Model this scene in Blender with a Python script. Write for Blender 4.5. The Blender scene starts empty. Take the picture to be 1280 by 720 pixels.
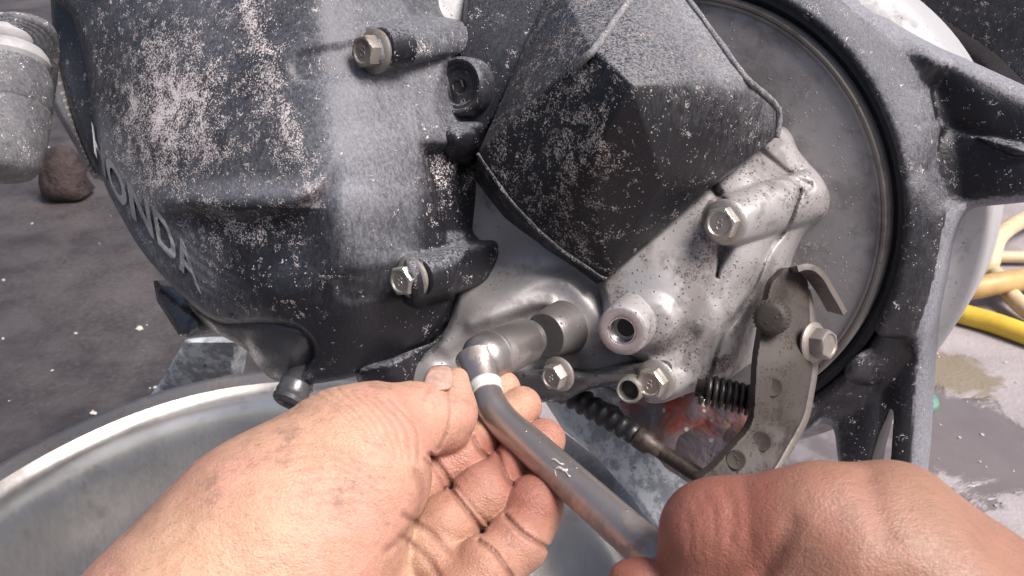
import bpy, bmesh, math, random
import numpy as np
from mathutils import Vector, Matrix

random.seed(4); RNG = np.random.default_rng(7)
SC = bpy.context.scene
COL = SC.collection

# ------------------------------------------------------------------ camera, world, sun
S = 1.25                       # scale of the distances noted below
FPX = 1066.67                  # focal length in photo pixels (1280 wide)
PITCH = math.radians(28); CAMH = 0.52
CR = np.array([1., 0, 0])
CF = np.array([0, math.cos(PITCH), -math.sin(PITCH)])
CU = np.array([0, math.sin(PITCH), math.cos(PITCH)])
CB = -CF
CLOC = np.array([0, 0, CAMH])
cam = bpy.data.cameras.new('camera'); camo = bpy.data.objects.new('camera', cam); COL.objects.link(camo)
cam.sensor_width = 36; cam.lens = 36 * FPX / 1280
cam.clip_start = 0.01; cam.clip_end = 200
camo.location = CLOC; camo.rotation_euler = (math.radians(90) - PITCH, 0, 0)
cam.dof.use_dof = True; cam.dof.focus_distance = 0.335; cam.dof.aperture_fstop = 32
SC.camera = camo

SUN_EL, SUN_AZ = math.radians(56), math.radians(122)     # azimuth clockwise from +Y
w = bpy.data.worlds.new('World'); SC.world = w; w.use_nodes = True
nt = w.node_tree; bg = nt.nodes['Background']
sky = nt.nodes.new('ShaderNodeTexSky'); sky.sky_type = 'NISHITA'; sky.sun_disc = False
sky.sun_elevation = SUN_EL; sky.sun_rotation = SUN_AZ
sky.air_density = 0.8; sky.dust_density = 5.0; sky.ozone_density = 0.6
nt.links.new(sky.outputs[0], bg.inputs[0]); bg.inputs[1].default_value = 0.085
sl = bpy.data.lights.new('sun', 'SUN'); sl.energy = 3.5; sl.angle = math.radians(26); sl.color = (1, .94, .93)
so = bpy.data.objects.new('sun', sl); COL.objects.link(so)
sd = Vector((math.sin(SUN_AZ) * math.cos(SUN_EL), math.cos(SUN_AZ) * math.cos(SUN_EL), math.sin(SUN_EL)))
so.rotation_euler = sd.to_track_quat('Z', 'Y').to_euler()
so.location = (0, 0, 3)
SC.view_settings.view_transform = 'Standard'; SC.view_settings.look = 'None'
SC.view_settings.gamma = 1; SC.view_settings.use_curve_mapping = False
SC.view_settings.exposure = 0.7

# ------------------------------------------------------------------ space helpers
def pd(px, py, d):
    d = np.asarray(d, float) * S
    return np.stack([(np.asarray(px, float) - 640) / FPX * d, (360 - np.asarray(py, float)) / FPX * d, -d], -1)
def c2w(c):
    c = np.asarray(c, float)
    return CLOC + c[..., 0:1] * CR + c[..., 1:2] * CU + c[..., 2:3] * CB
def dirw(v): v = np.asarray(v, float); return v[0] * CR + v[1] * CU + v[2] * CB
def P(px, py, d): return c2w(pd(px, py, d))
def PXR(r, d): return r * d * S / FPX
def onz(px, py, z=0.0):
    r = (np.asarray(px, float) - 640) / FPX * CR + (360 - np.asarray(py, float)) / FPX * CU + CF
    return CLOC + r * ((z - CAMH) / r[2])
def unit(v): v = np.asarray(v, float); return v / np.linalg.norm(v)
AX = unit([-.6, -.2, .77])       # axle direction, camera frame
AXW = dirw(AX)

# ------------------------------------------------------------------ object helpers
ROOTLOC = {}
def tag(o, label=None, cat=None, kind=None, group=None):
    if label: o['label'] = label
    if cat: o['category'] = cat
    if kind: o['kind'] = kind
    if group: o['group'] = group
    return o
def empty(name, loc, label, cat, group=None):
    o = bpy.data.objects.new(name, None); COL.objects.link(o); o.location = loc; o.empty_display_size = .02
    ROOTLOC[o.name] = np.array(loc, float)
    return tag(o, label, cat, group=group)
def mesh(name, V, Fc, mat, parent=None, smooth=True, origin=None, attrs=None, bevel=None, autosmooth=None):
    """V in world coordinates."""
    V = np.asarray(V, float)
    if parent is not None: org = ROOTLOC[parent.name]
    else: org = np.array(origin if origin is not None else V.mean(0), float)
    me = bpy.data.meshes.new(name)
    me.from_pydata((V - org).tolist(), [], [list(map(int, f)) for f in Fc]); me.update()
    if mat is not None: me.materials.append(mat)
    if smooth: me.polygons.foreach_set('use_smooth', [True] * len(me.polygons))
    if attrs:
        for k, a in attrs.items():
            at = me.attributes.new(k, 'FLOAT', 'POINT'); at.data.foreach_set('value', np.asarray(a, np.float32))
    o = bpy.data.objects.new(name, me); COL.objects.link(o)
    if parent is not None:
        o.parent = parent; ROOTLOC[o.name] = org
        if parent.type == 'MESH': pass
    else:
        o.location = org; ROOTLOC[o.name] = org
    if parent is not None and parent.type != 'EMPTY': o.location = (0, 0, 0)
    if autosmooth is not None: me.set_sharp_from_angle(angle=math.radians(autosmooth))
    if bevel:
        m = o.modifiers.new('bevel', 'BEVEL'); m.width = bevel[0]; m.segments = bevel[1]; m.limit_method = 'ANGLE'; m.angle_limit = math.radians(20)
        m.harden_normals = False
    return o
def join(parts):
    Vs, Fs, n = [], [], 0
    for V, Fc in parts:
        Vs.append(V); Fs += [[i + n for i in f] for f in Fc]; n += len(V)
    return np.concatenate(Vs), Fs

def catmull(pts, n=8, closed=False):
    pts = np.asarray(pts, float); out = []
    N = len(pts)
    rng = range(N) if closed else range(N - 1)
    for i in rng:
        if closed: p0, p1, p2, p3 = pts[(i - 1) % N], pts[i], pts[(i + 1) % N], pts[(i + 2) % N]
        else: p0, p1, p2, p3 = pts[max(i - 1, 0)], pts[i], pts[i + 1], pts[min(i + 2, N - 1)]
        for k in range(n):
            t = k / n
            out.append(.5 * ((2 * p1) + (-p0 + p2) * t + (2 * p0 - 5 * p1 + 4 * p2 - p3) * t * t + (-p0 + 3 * p1 - 3 * p2 + p3) * t ** 3))
    if not closed: out.append(pts[-1])
    return np.array(out)
def frames(path):
    T = np.gradient(path, axis=0); T /= np.linalg.norm(T, axis=1)[:, None] + 1e-12
    u = np.cross(T[0], [0, 0, 1.]); 
    if np.linalg.norm(u) < .1: u = np.cross(T[0], [1., 0, 0])
    u = unit(u); Us = []
    for t in T:
        u = unit(u - (u @ t) * t); Us.append(u)
    Us = np.array(Us); return T, Us, np.cross(T, Us)
def tube(path, rad, n=20, cap=True):
    path = np.asarray(path, float); rad = np.broadcast_to(np.asarray(rad, float), (len(path),))
    T, U, W = frames(path); a = np.linspace(0, 2 * np.pi, n, endpoint=False)
    V = (path[:, None] + rad[:, None, None] * (np.cos(a)[None, :, None] * U[:, None] + np.sin(a)[None, :, None] * W[:, None])).reshape(-1, 3)
    Fc = [[i * n + j, i * n + (j + 1) % n, (i + 1) * n + (j + 1) % n, (i + 1) * n + j] for i in range(len(path) - 1) for j in range(n)]
    if cap: Fc += [list(range(n))[::-1], [(len(path) - 1) * n + j for j in range(n)]]
    return V, Fc
def basis(ax):
    ax = unit(ax); u = np.cross(ax, [0, 0, 1.]); u = unit(u) if np.linalg.norm(u) > .05 else np.array([1., 0, 0]); return u, np.cross(ax, u), ax
def lathe(prof, c, ax, n=48, closed=False):
    """prof: (r, h) pairs, h along ax from c (world)."""
    u, v, a = basis(ax); th = np.linspace(0, 2 * np.pi, n, endpoint=False); V = []
    for r, h in prof: V.append(np.asarray(c) + a * h + max(r, 1e-6) * (np.cos(th)[:, None] * u + np.sin(th)[:, None] * v))
    V = np.concatenate(V); m = len(prof)
    Fc = [[i * n + j, i * n + (j + 1) % n, (i + 1) % m * n + (j + 1) % n, (i + 1) % m * n + j] for i in range(m if closed else m - 1) for j in range(n)]
    if not closed: Fc += [list(range(n))[::-1], [(m - 1) * n + j for j in range(n)]]
    return V, Fc

# ------------------------------------------------------------------ sheets sculpted over an outline, with sides and back
def tps(pts):
    pts = np.asarray(pts, float); X = pts[:, :2] / 100; n = len(X)
    def K(a, b):
        r2 = ((a[:, None] - b[None]) ** 2).sum(-1) + 1e-9
        return r2 * np.log(r2) * .5
    A = np.zeros((n + 3, n + 3)); A[:n, :n] = K(X, X) + np.eye(n) * 2e-3
    A[:n, n] = 1; A[:n, n + 1:] = X; A[n, :n] = 1; A[n + 1:, :n] = X.T
    b = np.zeros(n + 3); b[:n] = pts[:, 2]; s = np.linalg.solve(A, b)
    def fn(x, y):
        Q = np.stack([np.ravel(x), np.ravel(y)], 1) / 100
        return (K(Q, X) @ s[:n] + s[n] + Q @ s[n + 1:]).reshape(np.shape(x))
    return fn
def sstep(a, b, x): t = np.clip((x - a) / (b - a), 0, 1); return t * t * (3 - 2 * t)
def pldist(x, y, pl, closed=False):
    """distance and nearest point to polyline"""
    pl = np.asarray(pl, float); Q = np.stack([np.ravel(x), np.ravel(y)], 1)
    A = pl if closed else pl[:-1]; B = np.roll(pl, -1, 0) if closed else pl[1:]
    best = np.full(len(Q), 1e9); near = np.zeros((len(Q), 2))
    for a, b in zip(A, B):
        ab = b - a; t = np.clip(((Q - a) @ ab) / (ab @ ab + 1e-12), 0, 1); q = a + t[:, None] * ab
        d = np.hypot(*(Q - q).T); m = d < best; best[m] = d[m]; near[m] = q[m]
    return best.reshape(np.shape(x)), near
def inside(x, y, pl):
    xr, yr = np.ravel(x), np.ravel(y); c = np.zeros(len(xr), bool); n = len(pl)
    for i in range(n):
        x1, y1 = pl[i]; x2, y2 = pl[(i + 1) % n]
        if y1 == y2: continue
        m = ((y1 > yr) != (y2 > yr)) & (xr < (x2 - x1) * (yr - y1) / (y2 - y1) + x1); c ^= m
    return c.reshape(np.shape(x))
def relief(outline, dfn, step=3., edge=(14, .006), back=.03, axis=None, smooth_outline=True, dirt=None, dust=None):
    pl = np.asarray(outline, float)
    if smooth_outline: pl = catmull(pl, 8, True)
    x0, y0 = pl.min(0) - step; x1, y1 = pl.max(0) + step
    gx, gy = np.meshgrid(np.arange(x0, x1 + step, step), np.arange(y0, y1 + step, step))
    ins = inside(gx, gy, pl); ny, nx = gx.shape
    cell = ins[:-1, :-1] & ins[1:, :-1] & ins[:-1, 1:] & ins[1:, 1:]
    use = np.zeros_like(ins); use[:-1, :-1] |= cell; use[1:, :-1] |= cell; use[:-1, 1:] |= cell; use[1:, 1:] |= cell
    idx = np.full(gx.shape, -1); idx[use] = np.arange(use.sum())
    X, Y = gx[use].copy(), gy[use].copy()
    # boundary edges
    cj, ci = np.nonzero(cell)
    quads = np.stack([idx[cj, ci], idx[cj + 1, ci], idx[cj + 1, ci + 1], idx[cj, ci + 1]], 1)
    E = {}
    for q in quads:
        for k in range(4):
            a, b = int(q[k]), int(q[(k + 1) % 4])
            if (b, a) in E: del E[(b, a)]
            else: E[(a, b)] = 1
    bd = np.array(sorted({a for a, b in E}))
    _, nr = pldist(X[bd], Y[bd], pl, True); X[bd], Y[bd] = nr[:, 0], nr[:, 1]
    D, _ = pldist(X, Y, pl, True)
    d = dfn(X, Y)
    if edge:
        t = np.clip(1 - D / edge[0], 0, 1); d = d + edge[1] * (1 - np.sqrt(np.clip(1 - t * t, 0, 1)))
    front = pd(X, Y, d); n = len(front)
    ax = np.array(axis if axis is not None else [0, 0, 1.]); bv = -unit(ax) * back
    ring = front[bd] + bv; rid = {int(b): n + i for i, b in enumerate(bd)}
    V = np.concatenate([front, ring]); Fc = quads.tolist()
    for a, b in E: Fc.append([b, a, rid[a], rid[b]])
    # back faces: trace loops
    nxt = {}
    for a, b in E: nxt.setdefault(a, []).append(b)
    seen = set()
    for s in list(nxt):
        while nxt.get(s):
            loop = [s]; cur = nxt[s].pop()
            while cur != s and nxt.get(cur): loop.append(cur); cur = nxt[cur].pop()
            if len(loop) > 2: Fc.append([rid[i] for i in loop][::-1])
    at = None
    if dirt is not None:
        dv = dirt(X, Y); at = {'dirt': np.concatenate([dv, dv[bd]])}
    if dust is not None:
        dv = dust(X, Y); at = at or {}; at['dust'] = np.concatenate([dv, dv[bd]])
    return c2w(V), Fc, at
def relief_obj(name, outline, dfn, mat, parent, origin=None, **k):
    V, Fc, at = relief(outline, dfn, **k)
    return mesh(name, V, Fc, mat, parent, attrs=at, autosmooth=50, origin=origin)
def smin(a, b, k):
    if k <= 0: return np.minimum(a, b)
    h = np.clip(.5 + .5 * (b - a) / k, 0, 1); return b * (1 - h) + a * h - k * h * (1 - h)
def const(d): return lambda x, y: np.full(np.shape(x), d, float)

# ------------------------------------------------------------------ distance fields
def surface_nets(Sv, lo, h):
    Sv = Sv.astype(np.float32); nx, ny, nz = Sv.shape; neg = Sv < 0
    c = [(0, 0, 0), (1, 0, 0), (0, 1, 0), (1, 1, 0), (0, 0, 1), (1, 0, 1), (0, 1, 1), (1, 1, 1)]
    sl = lambda o: (slice(o[0], nx - 1 + o[0]), slice(o[1], ny - 1 + o[1]), slice(o[2], nz - 1 + o[2]))
    cnt = sum(neg[sl(o)].astype(np.int8) for o in c); act = (cnt > 0) & (cnt < 8)
    I = np.argwhere(act); val = np.stack([Sv[sl(o)][act] for o in c], 1)
    acc = np.zeros((len(I), 3)); num = np.zeros(len(I))
    for a in range(8):
        for b in range(a + 1, 8):
            df = [c[b][k] - c[a][k] for k in range(3)]
            if sum(map(abs, df)) != 1: continue
            m = (val[:, a] < 0) != (val[:, b] < 0)
            t = val[m, a] / (val[m, a] - val[m, b])
            acc[m] += np.array(c[a]) + t[:, None] * np.array(df); num[m] += 1
    V = lo + h * (I + acc / num[:, None])
    idx = np.full(act.shape, -1, np.int64); idx[act] = np.arange(len(I)); Fc = []
    for ax in range(3):
        o1, o2 = (ax + 1) % 3, (ax + 2) % 3
        s0 = [slice(None)] * 3; s1 = [slice(None)] * 3; s0[ax] = slice(0, -1); s1[ax] = slice(1, None)
        a, b = neg[tuple(s0)], neg[tuple(s1)]; ch = np.argwhere(a != b)
        ok = (ch[:, o1] > 0) & (ch[:, o2] > 0) & (ch[:, o1] < Sv.shape[o1] - 1) & (ch[:, o2] < Sv.shape[o2] - 1); ch = ch[ok]
        e1 = np.zeros(3, int); e1[o1] = 1; e2 = np.zeros(3, int); e2[o2] = 1
        q = np.stack([idx[tuple((ch - e1 - e2).T)], idx[tuple((ch - e2).T)], idx[tuple(ch.T)], idx[tuple((ch - e1).T)]], 1)
        fl = a[tuple(ch.T)]; q[~fl] = q[~fl][:, ::-1]; Fc.append(q)
    return V, np.concatenate(Fc)
class Field:
    def __init__(s, lo, hi, h):
        s.lo = np.array(lo, float); s.h = h; n = np.ceil((np.array(hi) - s.lo) / h).astype(int) + 1; s.n = n
        s.ax = [s.lo[i] + h * np.arange(n[i]) for i in range(3)]; s.f = np.full(n, 1.0, np.float32)
    def like(s): o = Field.__new__(Field); o.lo, o.h, o.n, o.ax = s.lo, s.h, s.n, s.ax; o.f = np.full(s.n, 1.0, np.float32); return o
    def block(s, lo, hi):
        i0 = np.clip(np.floor((np.array(lo) - s.lo) / s.h).astype(int), 0, s.n - 1); i1 = np.clip(np.ceil((np.array(hi) - s.lo) / s.h).astype(int) + 1, 1, s.n)
        sl = tuple(slice(a, max(b, a + 1)) for a, b in zip(i0, i1))
        return sl, np.stack(np.meshgrid(*[s.ax[i][sl[i]] for i in range(3)], indexing='ij'), -1)
    def cap(s, a, ra, b, rb, k=.003, sub=False, flat=None):
        a, b = np.array(a, float), np.array(b, float); m = max(ra, rb) + 3 * k + .006
        sl, Q = s.block(np.minimum(a, b) - m, np.maximum(a, b) + m); ab = b - a; q = Q - a
        t = np.clip((q @ ab) / (ab @ ab + 1e-12), 0, 1); v = q - t[..., None] * ab
        d = (np.linalg.norm(v, axis=-1) - (ra + (rb - ra) * t)).astype(np.float32)
        s.f[sl] = -smin(-s.f[sl], d, k) if sub else smin(s.f[sl], d, k)
    def ell(s, c, R, k=.003, rot=None, sub=False):
        c = np.array(c, float); R = np.array(R, float); m = R.max() + 3 * k + .004
        sl, Q = s.block(c - m, c + m); q = Q - c
        if rot is not None: q = q @ np.array(rot).T
        r = np.linalg.norm(q / R, axis=-1); g = np.linalg.norm(q / R ** 2, axis=-1) + 1e-9
        d = (r * (r - 1) / g).astype(np.float32)
        s.f[sl] = -smin(-s.f[sl], d, k) if sub else smin(s.f[sl], d, k)
    def merge(s, o, k=0): s.f = smin(s.f, o.f, k)
    def grooves(s, lines):
        """creases pressed in along lines noted in photo pixels: (points, depth_m, width_px)"""
        near = np.argwhere(np.abs(s.f) < .006); Q = np.stack([s.ax[i][near[:, i]] for i in range(3)], 1)
        X = 640 + FPX * Q[:, 0] / -Q[:, 2]; Y = 360 - FPX * Q[:, 1] / -Q[:, 2]; add = np.zeros(len(X))
        for pts, dep, wd in lines:
            pl = catmull(pts, 5); bx0, by0 = pl.min(0) - 4 * wd; bx1, by1 = pl.max(0) + 4 * wd
            m = (X > bx0) & (X < bx1) & (Y > by0) & (Y < by1)
            if m.any():
                D, _ = pldist(X[m], Y[m], pl); add[m] += dep * np.exp(-(D / wd) ** 2)
        s.f[tuple(near.T)] += add.astype(np.float32)
    def crease(s, V, lines):
        X = 640 + FPX * V[:, 0] / -V[:, 2]; Y = 360 - FPX * V[:, 1] / -V[:, 2]; g = np.zeros(len(V))
        for pts, dep, wd in lines:
            D, _ = pldist(X, Y, catmull(pts, 5)); g = np.maximum(g, min(1, dep / .0011) * np.exp(-(D / (wd * 1.0)) ** 2))
        return g
    def mesh(s): return surface_nets(s.f, s.lo, s.h)

# ------------------------------------------------------------------ materials
class N:
    """small node-graph writer"""
    def __init__(s, name):
        s.m = bpy.data.materials.new(name); s.m.use_nodes = True; s.t = s.m.node_tree; s.b = s.t.nodes['Principled BSDF']
        s.co = s.t.nodes.new('ShaderNodeTexCoord').outputs['Object']
    def put(s, sock, v):
        if isinstance(v, bpy.types.NodeSocket): s.t.links.new(v, sock)
        elif isinstance(v, (tuple, list)): sock.default_value = (*v, 1) if len(v) == 3 and sock.type == 'RGBA' else v
        else: sock.default_value = v
    def map(s, scale=(1, 1, 1), rot=(0, 0, 0), loc=(0, 0, 0), co=None):
        n = s.t.nodes.new('ShaderNodeMapping'); s.put(n.inputs[0], co or s.co); n.inputs['Scale'].default_value = scale; n.inputs['Rotation'].default_value = rot; n.inputs['Location'].default_value = loc
        return n.outputs[0]
    def noise(s, scale, det=4, rough=.55, dist=0, co=None, out=0):
        n = s.t.nodes.new('ShaderNodeTexNoise'); s.put(n.inputs['Vector'], co or s.co); n.inputs['Scale'].default_value = scale
        n.inputs['Detail'].default_value = det; n.inputs['Roughness'].default_value = rough; n.inputs['Distortion'].default_value = dist
        return n.outputs[out]
    def vor(s, scale, feat='F1', co=None, out='Distance', rnd=1):
        n = s.t.nodes.new('ShaderNodeTexVoronoi'); n.feature = feat; s.put(n.inputs['Vector'], co or s.co); n.inputs['Scale'].default_value = scale
        n.inputs['Randomness'].default_value = rnd
        return n.outputs[out]
    def wave(s, scale, dist=3, det=3, co=None):
        n = s.t.nodes.new('ShaderNodeTexWave'); s.put(n.inputs['Vector'], co or s.co); n.inputs['Scale'].default_value = scale
        n.inputs['Distortion'].default_value = dist; n.inputs['Detail'].default_value = det; n.inputs['Detail Scale'].default_value = 1.5
        return n.outputs['Fac']
    def attr(s, name):
        n = s.t.nodes.new('ShaderNodeAttribute'); n.attribute_name = name; return n.outputs['Fac']
    def ramp(s, v, a, b, lo=0., hi=1., sm=True):
        n = s.t.nodes.new('ShaderNodeMapRange'); n.interpolation_type = 'SMOOTHSTEP' if sm else 'LINEAR'
        s.put(n.inputs['Value'], v); s.put(n.inputs['From Min'], a); s.put(n.inputs['From Max'], b); n.inputs['To Min'].default_value = lo; n.inputs['To Max'].default_value = hi
        return n.outputs[0]
    def math(s, op, a, b=0.):
        n = s.t.nodes.new('ShaderNodeMath'); n.operation = op; s.put(n.inputs[0], a); s.put(n.inputs[1], b); return n.outputs[0]
    def mul(s, a, b): return s.math('MULTIPLY', a, b)
    def add(s, a, b): return s.math('ADD', a, b)
    def mix(s, f, a, b):
        n = s.t.nodes.new('ShaderNodeMix'); n.data_type = 'RGBA'; s.put(n.inputs[0], f); s.put(n.inputs[6], a); s.put(n.inputs[7], b); return n.outputs[2]
    def up(s):
        g = s.t.nodes.new('ShaderNodeNewGeometry'); x = s.t.nodes.new('ShaderNodeSeparateXYZ'); s.put(x.inputs[0], g.outputs['Normal']); return x.outputs['Z']
    def bump(s, h, dist, strength=1., prev=None):
        n = s.t.nodes.new('ShaderNodeBump'); n.inputs['Distance'].default_value = dist; n.inputs['Strength'].default_value = strength
        s.put(n.inputs['Height'], h)
        if prev: s.put(n.inputs['Normal'], prev)
        return n.outputs[0]
    def fin(s, col, rough=.5, metal=0., bump=None, **k):
        s.put(s.b.inputs['Base Color'], col); s.put(s.b.inputs['Roughness'], rough); s.put(s.b.inputs['Metallic'], metal)
        if bump: s.put(s.b.inputs['Normal'], bump)
        for kk, v in k.items(): s.put(s.b.inputs[kk], v)
        return s.m

def grimy_black(name, base=(.015, .0145, .019), dust=(.19, .195, .215), dustamt=.5, speck=(.72, .655, .645), speckamt=.5, gloss=.3, scale=1., streak=.16):
    m = N(name); dirt = m.attr('dirt'); dust_lit = m.attr('dust')
    big = m.noise(26 * scale, 3, .6); mott = m.noise(190 * scale, 6, .8, .4); fine = m.noise(900 * scale, 4, .75)
    scr = m.noise(950 * scale, 3, .7, .4, co=m.map((1, 1, .2), (0.5, .4, .3)))
    v = m.add(m.add(m.mul(m.add(big, -.5), .4), m.mul(m.add(mott, -.5), .55)), m.add(m.mul(m.add(scr, -.5), .35), m.mul(dust_lit, .55)))
    dm = m.ramp(m.add(v, dustamt * .3), .06, .95, 0, .95)
    upd = m.mul(m.ramp(m.up(), .4, .95, 0, .7), m.ramp(fine, .34, .6))
    dm = m.math('MAXIMUM', dm, upd)
    dm = m.mul(m.mul(dm, m.ramp(scr, .36, .60, .8, 1.02)), m.ramp(fine, .36, .58, .62, 1.08))
    # dried mud: flecks, curling splash marks and dots, thicker where mud was thrown up
    clump = m.noise(95 * scale, 3, .6, .8); fl = m.noise(1250 * scale, 3, .7, .6)
    dens = m.add(m.mul(clump, .6), m.mul(dirt, .17))
    sp = m.ramp(m.add(fl, dens), 1.06 - .07 * speckamt, 1.10 - .07 * speckamt)
    wn = m.noise(390 * scale, 2, .5, 1.5); worm = m.ramp(m.math('ABSOLUTE', m.add(wn, -.5)), .010, .026, 1, 0)
    worm = m.mul(worm, m.ramp(m.add(m.noise(240 * scale, 2, .5), dens), .955 - .05 * speckamt, .985 - .05 * speckamt))
    dots = m.ramp(m.vor(640 * scale), .10, .24, 1, 0)
    dots = m.mul(dots, m.ramp(m.add(m.noise(150 * scale, 2), m.mul(dirt, .12)), .55, .62))
    sp = m.math('MAXIMUM', m.math('MAXIMUM', sp, worm), m.mul(dots, min(1, .4 + speckamt)))
    c = m.mix(dm, base, dust); c = m.mix(m.mul(sp, .9), c, speck)
    # bare scuffs
    scf = m.mul(m.ramp(m.noise(700 * scale, 3, .6, .2, co=m.map((.12, 1, 1), (.3, .8, -.4))), .68, .74), m.ramp(big, .45, .6))
    c = m.mix(m.mul(scf, .6), c, (.36, .36, .38))
    r = m.ramp(m.math('MAXIMUM', dm, sp), 0, 1, gloss, .8)
    h = m.add(m.add(m.mul(sp, .9), m.mul(fine, .4)), m.add(m.mul(scr, .25), m.mul(mott, .4)))
    return m.fin(c, r, 0, m.bump(h, .0006, .85), **{'Specular IOR Level': .38})
def cast_metal(name, base=(.52, .51, .50), dark=(.2, .19, .19), amt=.4, rough=.42, metal=.75, spots=(.07, .05, .04), spotamt=.5, scale=1.):
    m = N(name)
    big = m.noise(28 * scale, 5, .6); fine = m.noise(700 * scale, 4, .7)
    mid = m.noise(120 * scale, 5, .65, .5)
    dirt = m.attr('dirt')
    g = m.ramp(m.add(m.add(big, m.mul(dirt, .16)), m.mul(mid, .7)), .98 - .35 * amt, 1.2 - .3 * amt)
    c = m.mix(m.mul(g, .85), base, dark)
    s_ = m.ramp(m.vor(430 * scale), .10, .24, 1, 0); s_ = m.mul(s_, m.ramp(m.add(m.noise(160 * scale, 3), m.add(m.mul(m.noise(40 * scale, 2), .5), m.mul(dirt, .12))), .86 - .22 * spotamt, .96 - .22 * spotamt))
    s2 = m.ramp(m.add(m.noise(800 * scale, 4, .7, .8), m.add(m.mul(m.noise(60 * scale, 3), .7), m.mul(dirt, .13))), 1.09 - .08 * spotamt, 1.16 - .08 * spotamt)
    c = m.mix(m.mul(m.math('MAXIMUM', s_, s2), .85), c, spots)
    r = m.ramp(m.add(g, m.mul(fine, .4)), 0, 1.2, rough, rough + .3)
    mt = m.ramp(m.math('MAXIMUM', m.math('MAXIMUM', s_, s2), m.mul(g, .5)), 0, 1, metal, .1)
    return m.fin(c, r, mt, m.bump(m.add(m.add(m.mul(fine, .5), m.mul(mid, .6)), m.math('MAXIMUM', s_, s2)), .0003, .7))
def plain(name, col, rough=.5, metal=0., var=.25, sc=200, bump=.0002, **k):
    m = N(name); n1 = m.noise(sc, 5, .65); n2 = m.noise(sc * .15, 3)
    c2 = tuple(x * (1 - var) for x in col); c3 = tuple(min(1, x * (1 + var)) for x in col)
    c = m.mix(m.ramp(m.add(n1, n2), .7, 1.3), c2, c3)
    return m.fin(c, m.ramp(n1, .3, .7, rough - .08, rough + .1), metal, m.bump(n1, bump, .8), **k)
def skin(name, base, pink, tan, lines_scale=900, seed=0., dirtamt=.5, bd=.00042):
    m = N(name); co = m.map(loc=(seed, seed * 2, seed * 3))
    a = m.noise(30, 3, .5, co=co); b = m.noise(120, 4, .6, co=co)
    c = m.mix(m.ramp(a, .35, .65), base, pink); c = m.mix(m.ramp(b, .45, .7, 0, .7), c, tan); c = m.mix(m.ramp(m.noise(330, 4, .7, co=co), .5, .7, 0, .4), c, (.36, .17, .115))
    red = m.attr('dirt'); c = m.mix(red, c, (.25, .085, .06))  # red-brown tint carrying the painted shade on fingers and fist
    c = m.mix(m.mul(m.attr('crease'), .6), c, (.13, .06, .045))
    d = m.mul(m.ramp(m.add(m.noise(60, 3, .6, co=co), m.mul(m.noise(500, 4, .7, co=co), .8)), 1.05 - .1 * dirtamt, 1.24 - .1 * dirtamt), .42)
    c = m.mix(d, c, (.17, .11, .095))
    wr2 = m.noise(420, 3, .55, .8, co=m.map((1, 3.0, 1), (.2, .4, -.75), co=co))
    cells = m.vor(1500, co=m.map((1, 1.7, 1), (.3, .2, .6), co=co)); fine = m.noise(2600, 3, .6, co=co); soft = m.noise(150, 3, .5, co=co)
    h = m.add(m.add(m.mul(wr2, 1.1), m.mul(cells, .5)), m.add(m.mul(fine, .3), m.mul(soft, 1.6)))
    c = m.mix(m.ramp(wr2, .28, .42, .4, 0), c, (.24, .115, .08))
    return m.fin(c, m.ramp(m.add(m.mul(fine, .5), m.mul(soft, .5)), .38, .62, .38, .58), 0, m.bump(h, bd, .8), **{'Subsurface Weight': .2, 'Subsurface Radius': (1., .45, .3), 'Subsurface Scale': .0018, 'Specular IOR Level': .45})

M = {}
M['cover'] = grimy_black('scuffed_black_plastic', dust=(.24, .245, .27), dustamt=.2, speckamt=.6)
M['guard'] = grimy_black('muddy_black_plastic', base=(.008, .0078, .0105), dust=(.24, .24, .255), speck=(.44, .39, .37), dustamt=.1, speckamt=.8, gloss=.28)
M['bracket'] = grimy_black('bracket_black', base=(.02, .02, .025), dustamt=.8, speckamt=.35)
M['wheel'] = grimy_black('dusty_black_wheel_paint', base=(.014, .0135, .017), dust=(.23, .23, .255), dustamt=.15, speckamt=.05, gloss=.3)
M['boot'] = grimy_black('muddy_rubber', base=(.035, .036, .043), dust=(.30, .295, .30), dustamt=1.3, speckamt=1.1, gloss=.6)
M['letters'] = grimy_black('scuffed_letters', base=(.16, .165, .175), dust=(.34, .345, .36), dustamt=2.0, speckamt=.0)
M['crank'] = cast_metal('oily_grey_casting', (.34, .325, .32), (.17, .155, .15), .4, .44, .4, (.05, .04, .035), .1)
M['belly'] = cast_metal('oily_black_casting', (.10, .10, .105), (.025, .024, .026), .5, .25, .4, (.2, .18, .17), .15)
M['gear'] = cast_metal('silver_gear_case', (.37, .355, .35), (.17, .155, .15), .5, .50, .3, (.07, .045, .035), 1.15)
M['plate'] = cast_metal('brake_plate_grey', (.29, .277, .277), (.18, .168, .165), .6, .55, .25, (.40, .36, .34), .8)
M['plate_dark'] = cast_metal('oily_collar', (.16, .15, .145), (.08, .072, .068), .5, .4, .5, (.05, .04, .035), .3)
M['barrel'] = cast_metal('dusty_grey_paint', (.36, .355, .36), (.26, .25, .25), .4, .55, .1, (.1, .09, .085), .2)
M['arm'] = cast_metal('dirty_steel', (.044, .035, .029), (.022, .0165, .013), .6, .62, .1, (.030, .022, .017), 1.3)
M['armedge'] = cast_metal('worn_steel_edge', (.15, .133, .118), (.075, .064, .055), .4, .5, .3, (.06, .05, .04), .5)
M['bolt'] = cast_metal('bolt_zinc', (.44, .41, .37), (.22, .19, .16), .45, .36, .8, (.07, .05, .04), .5, 2)
M['bolt_dull'] = cast_metal('bolt_dull', (.25, .225, .20), (.12, .10, .085), .4, .5, .55, (.10, .08, .07), .4, 2)
M['chrome'] = cast_metal('worn_tool_steel', (.36, .335, .315), (.22, .195, .18), .45, .34, .85, (.08, .07, .065), .2)
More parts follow.
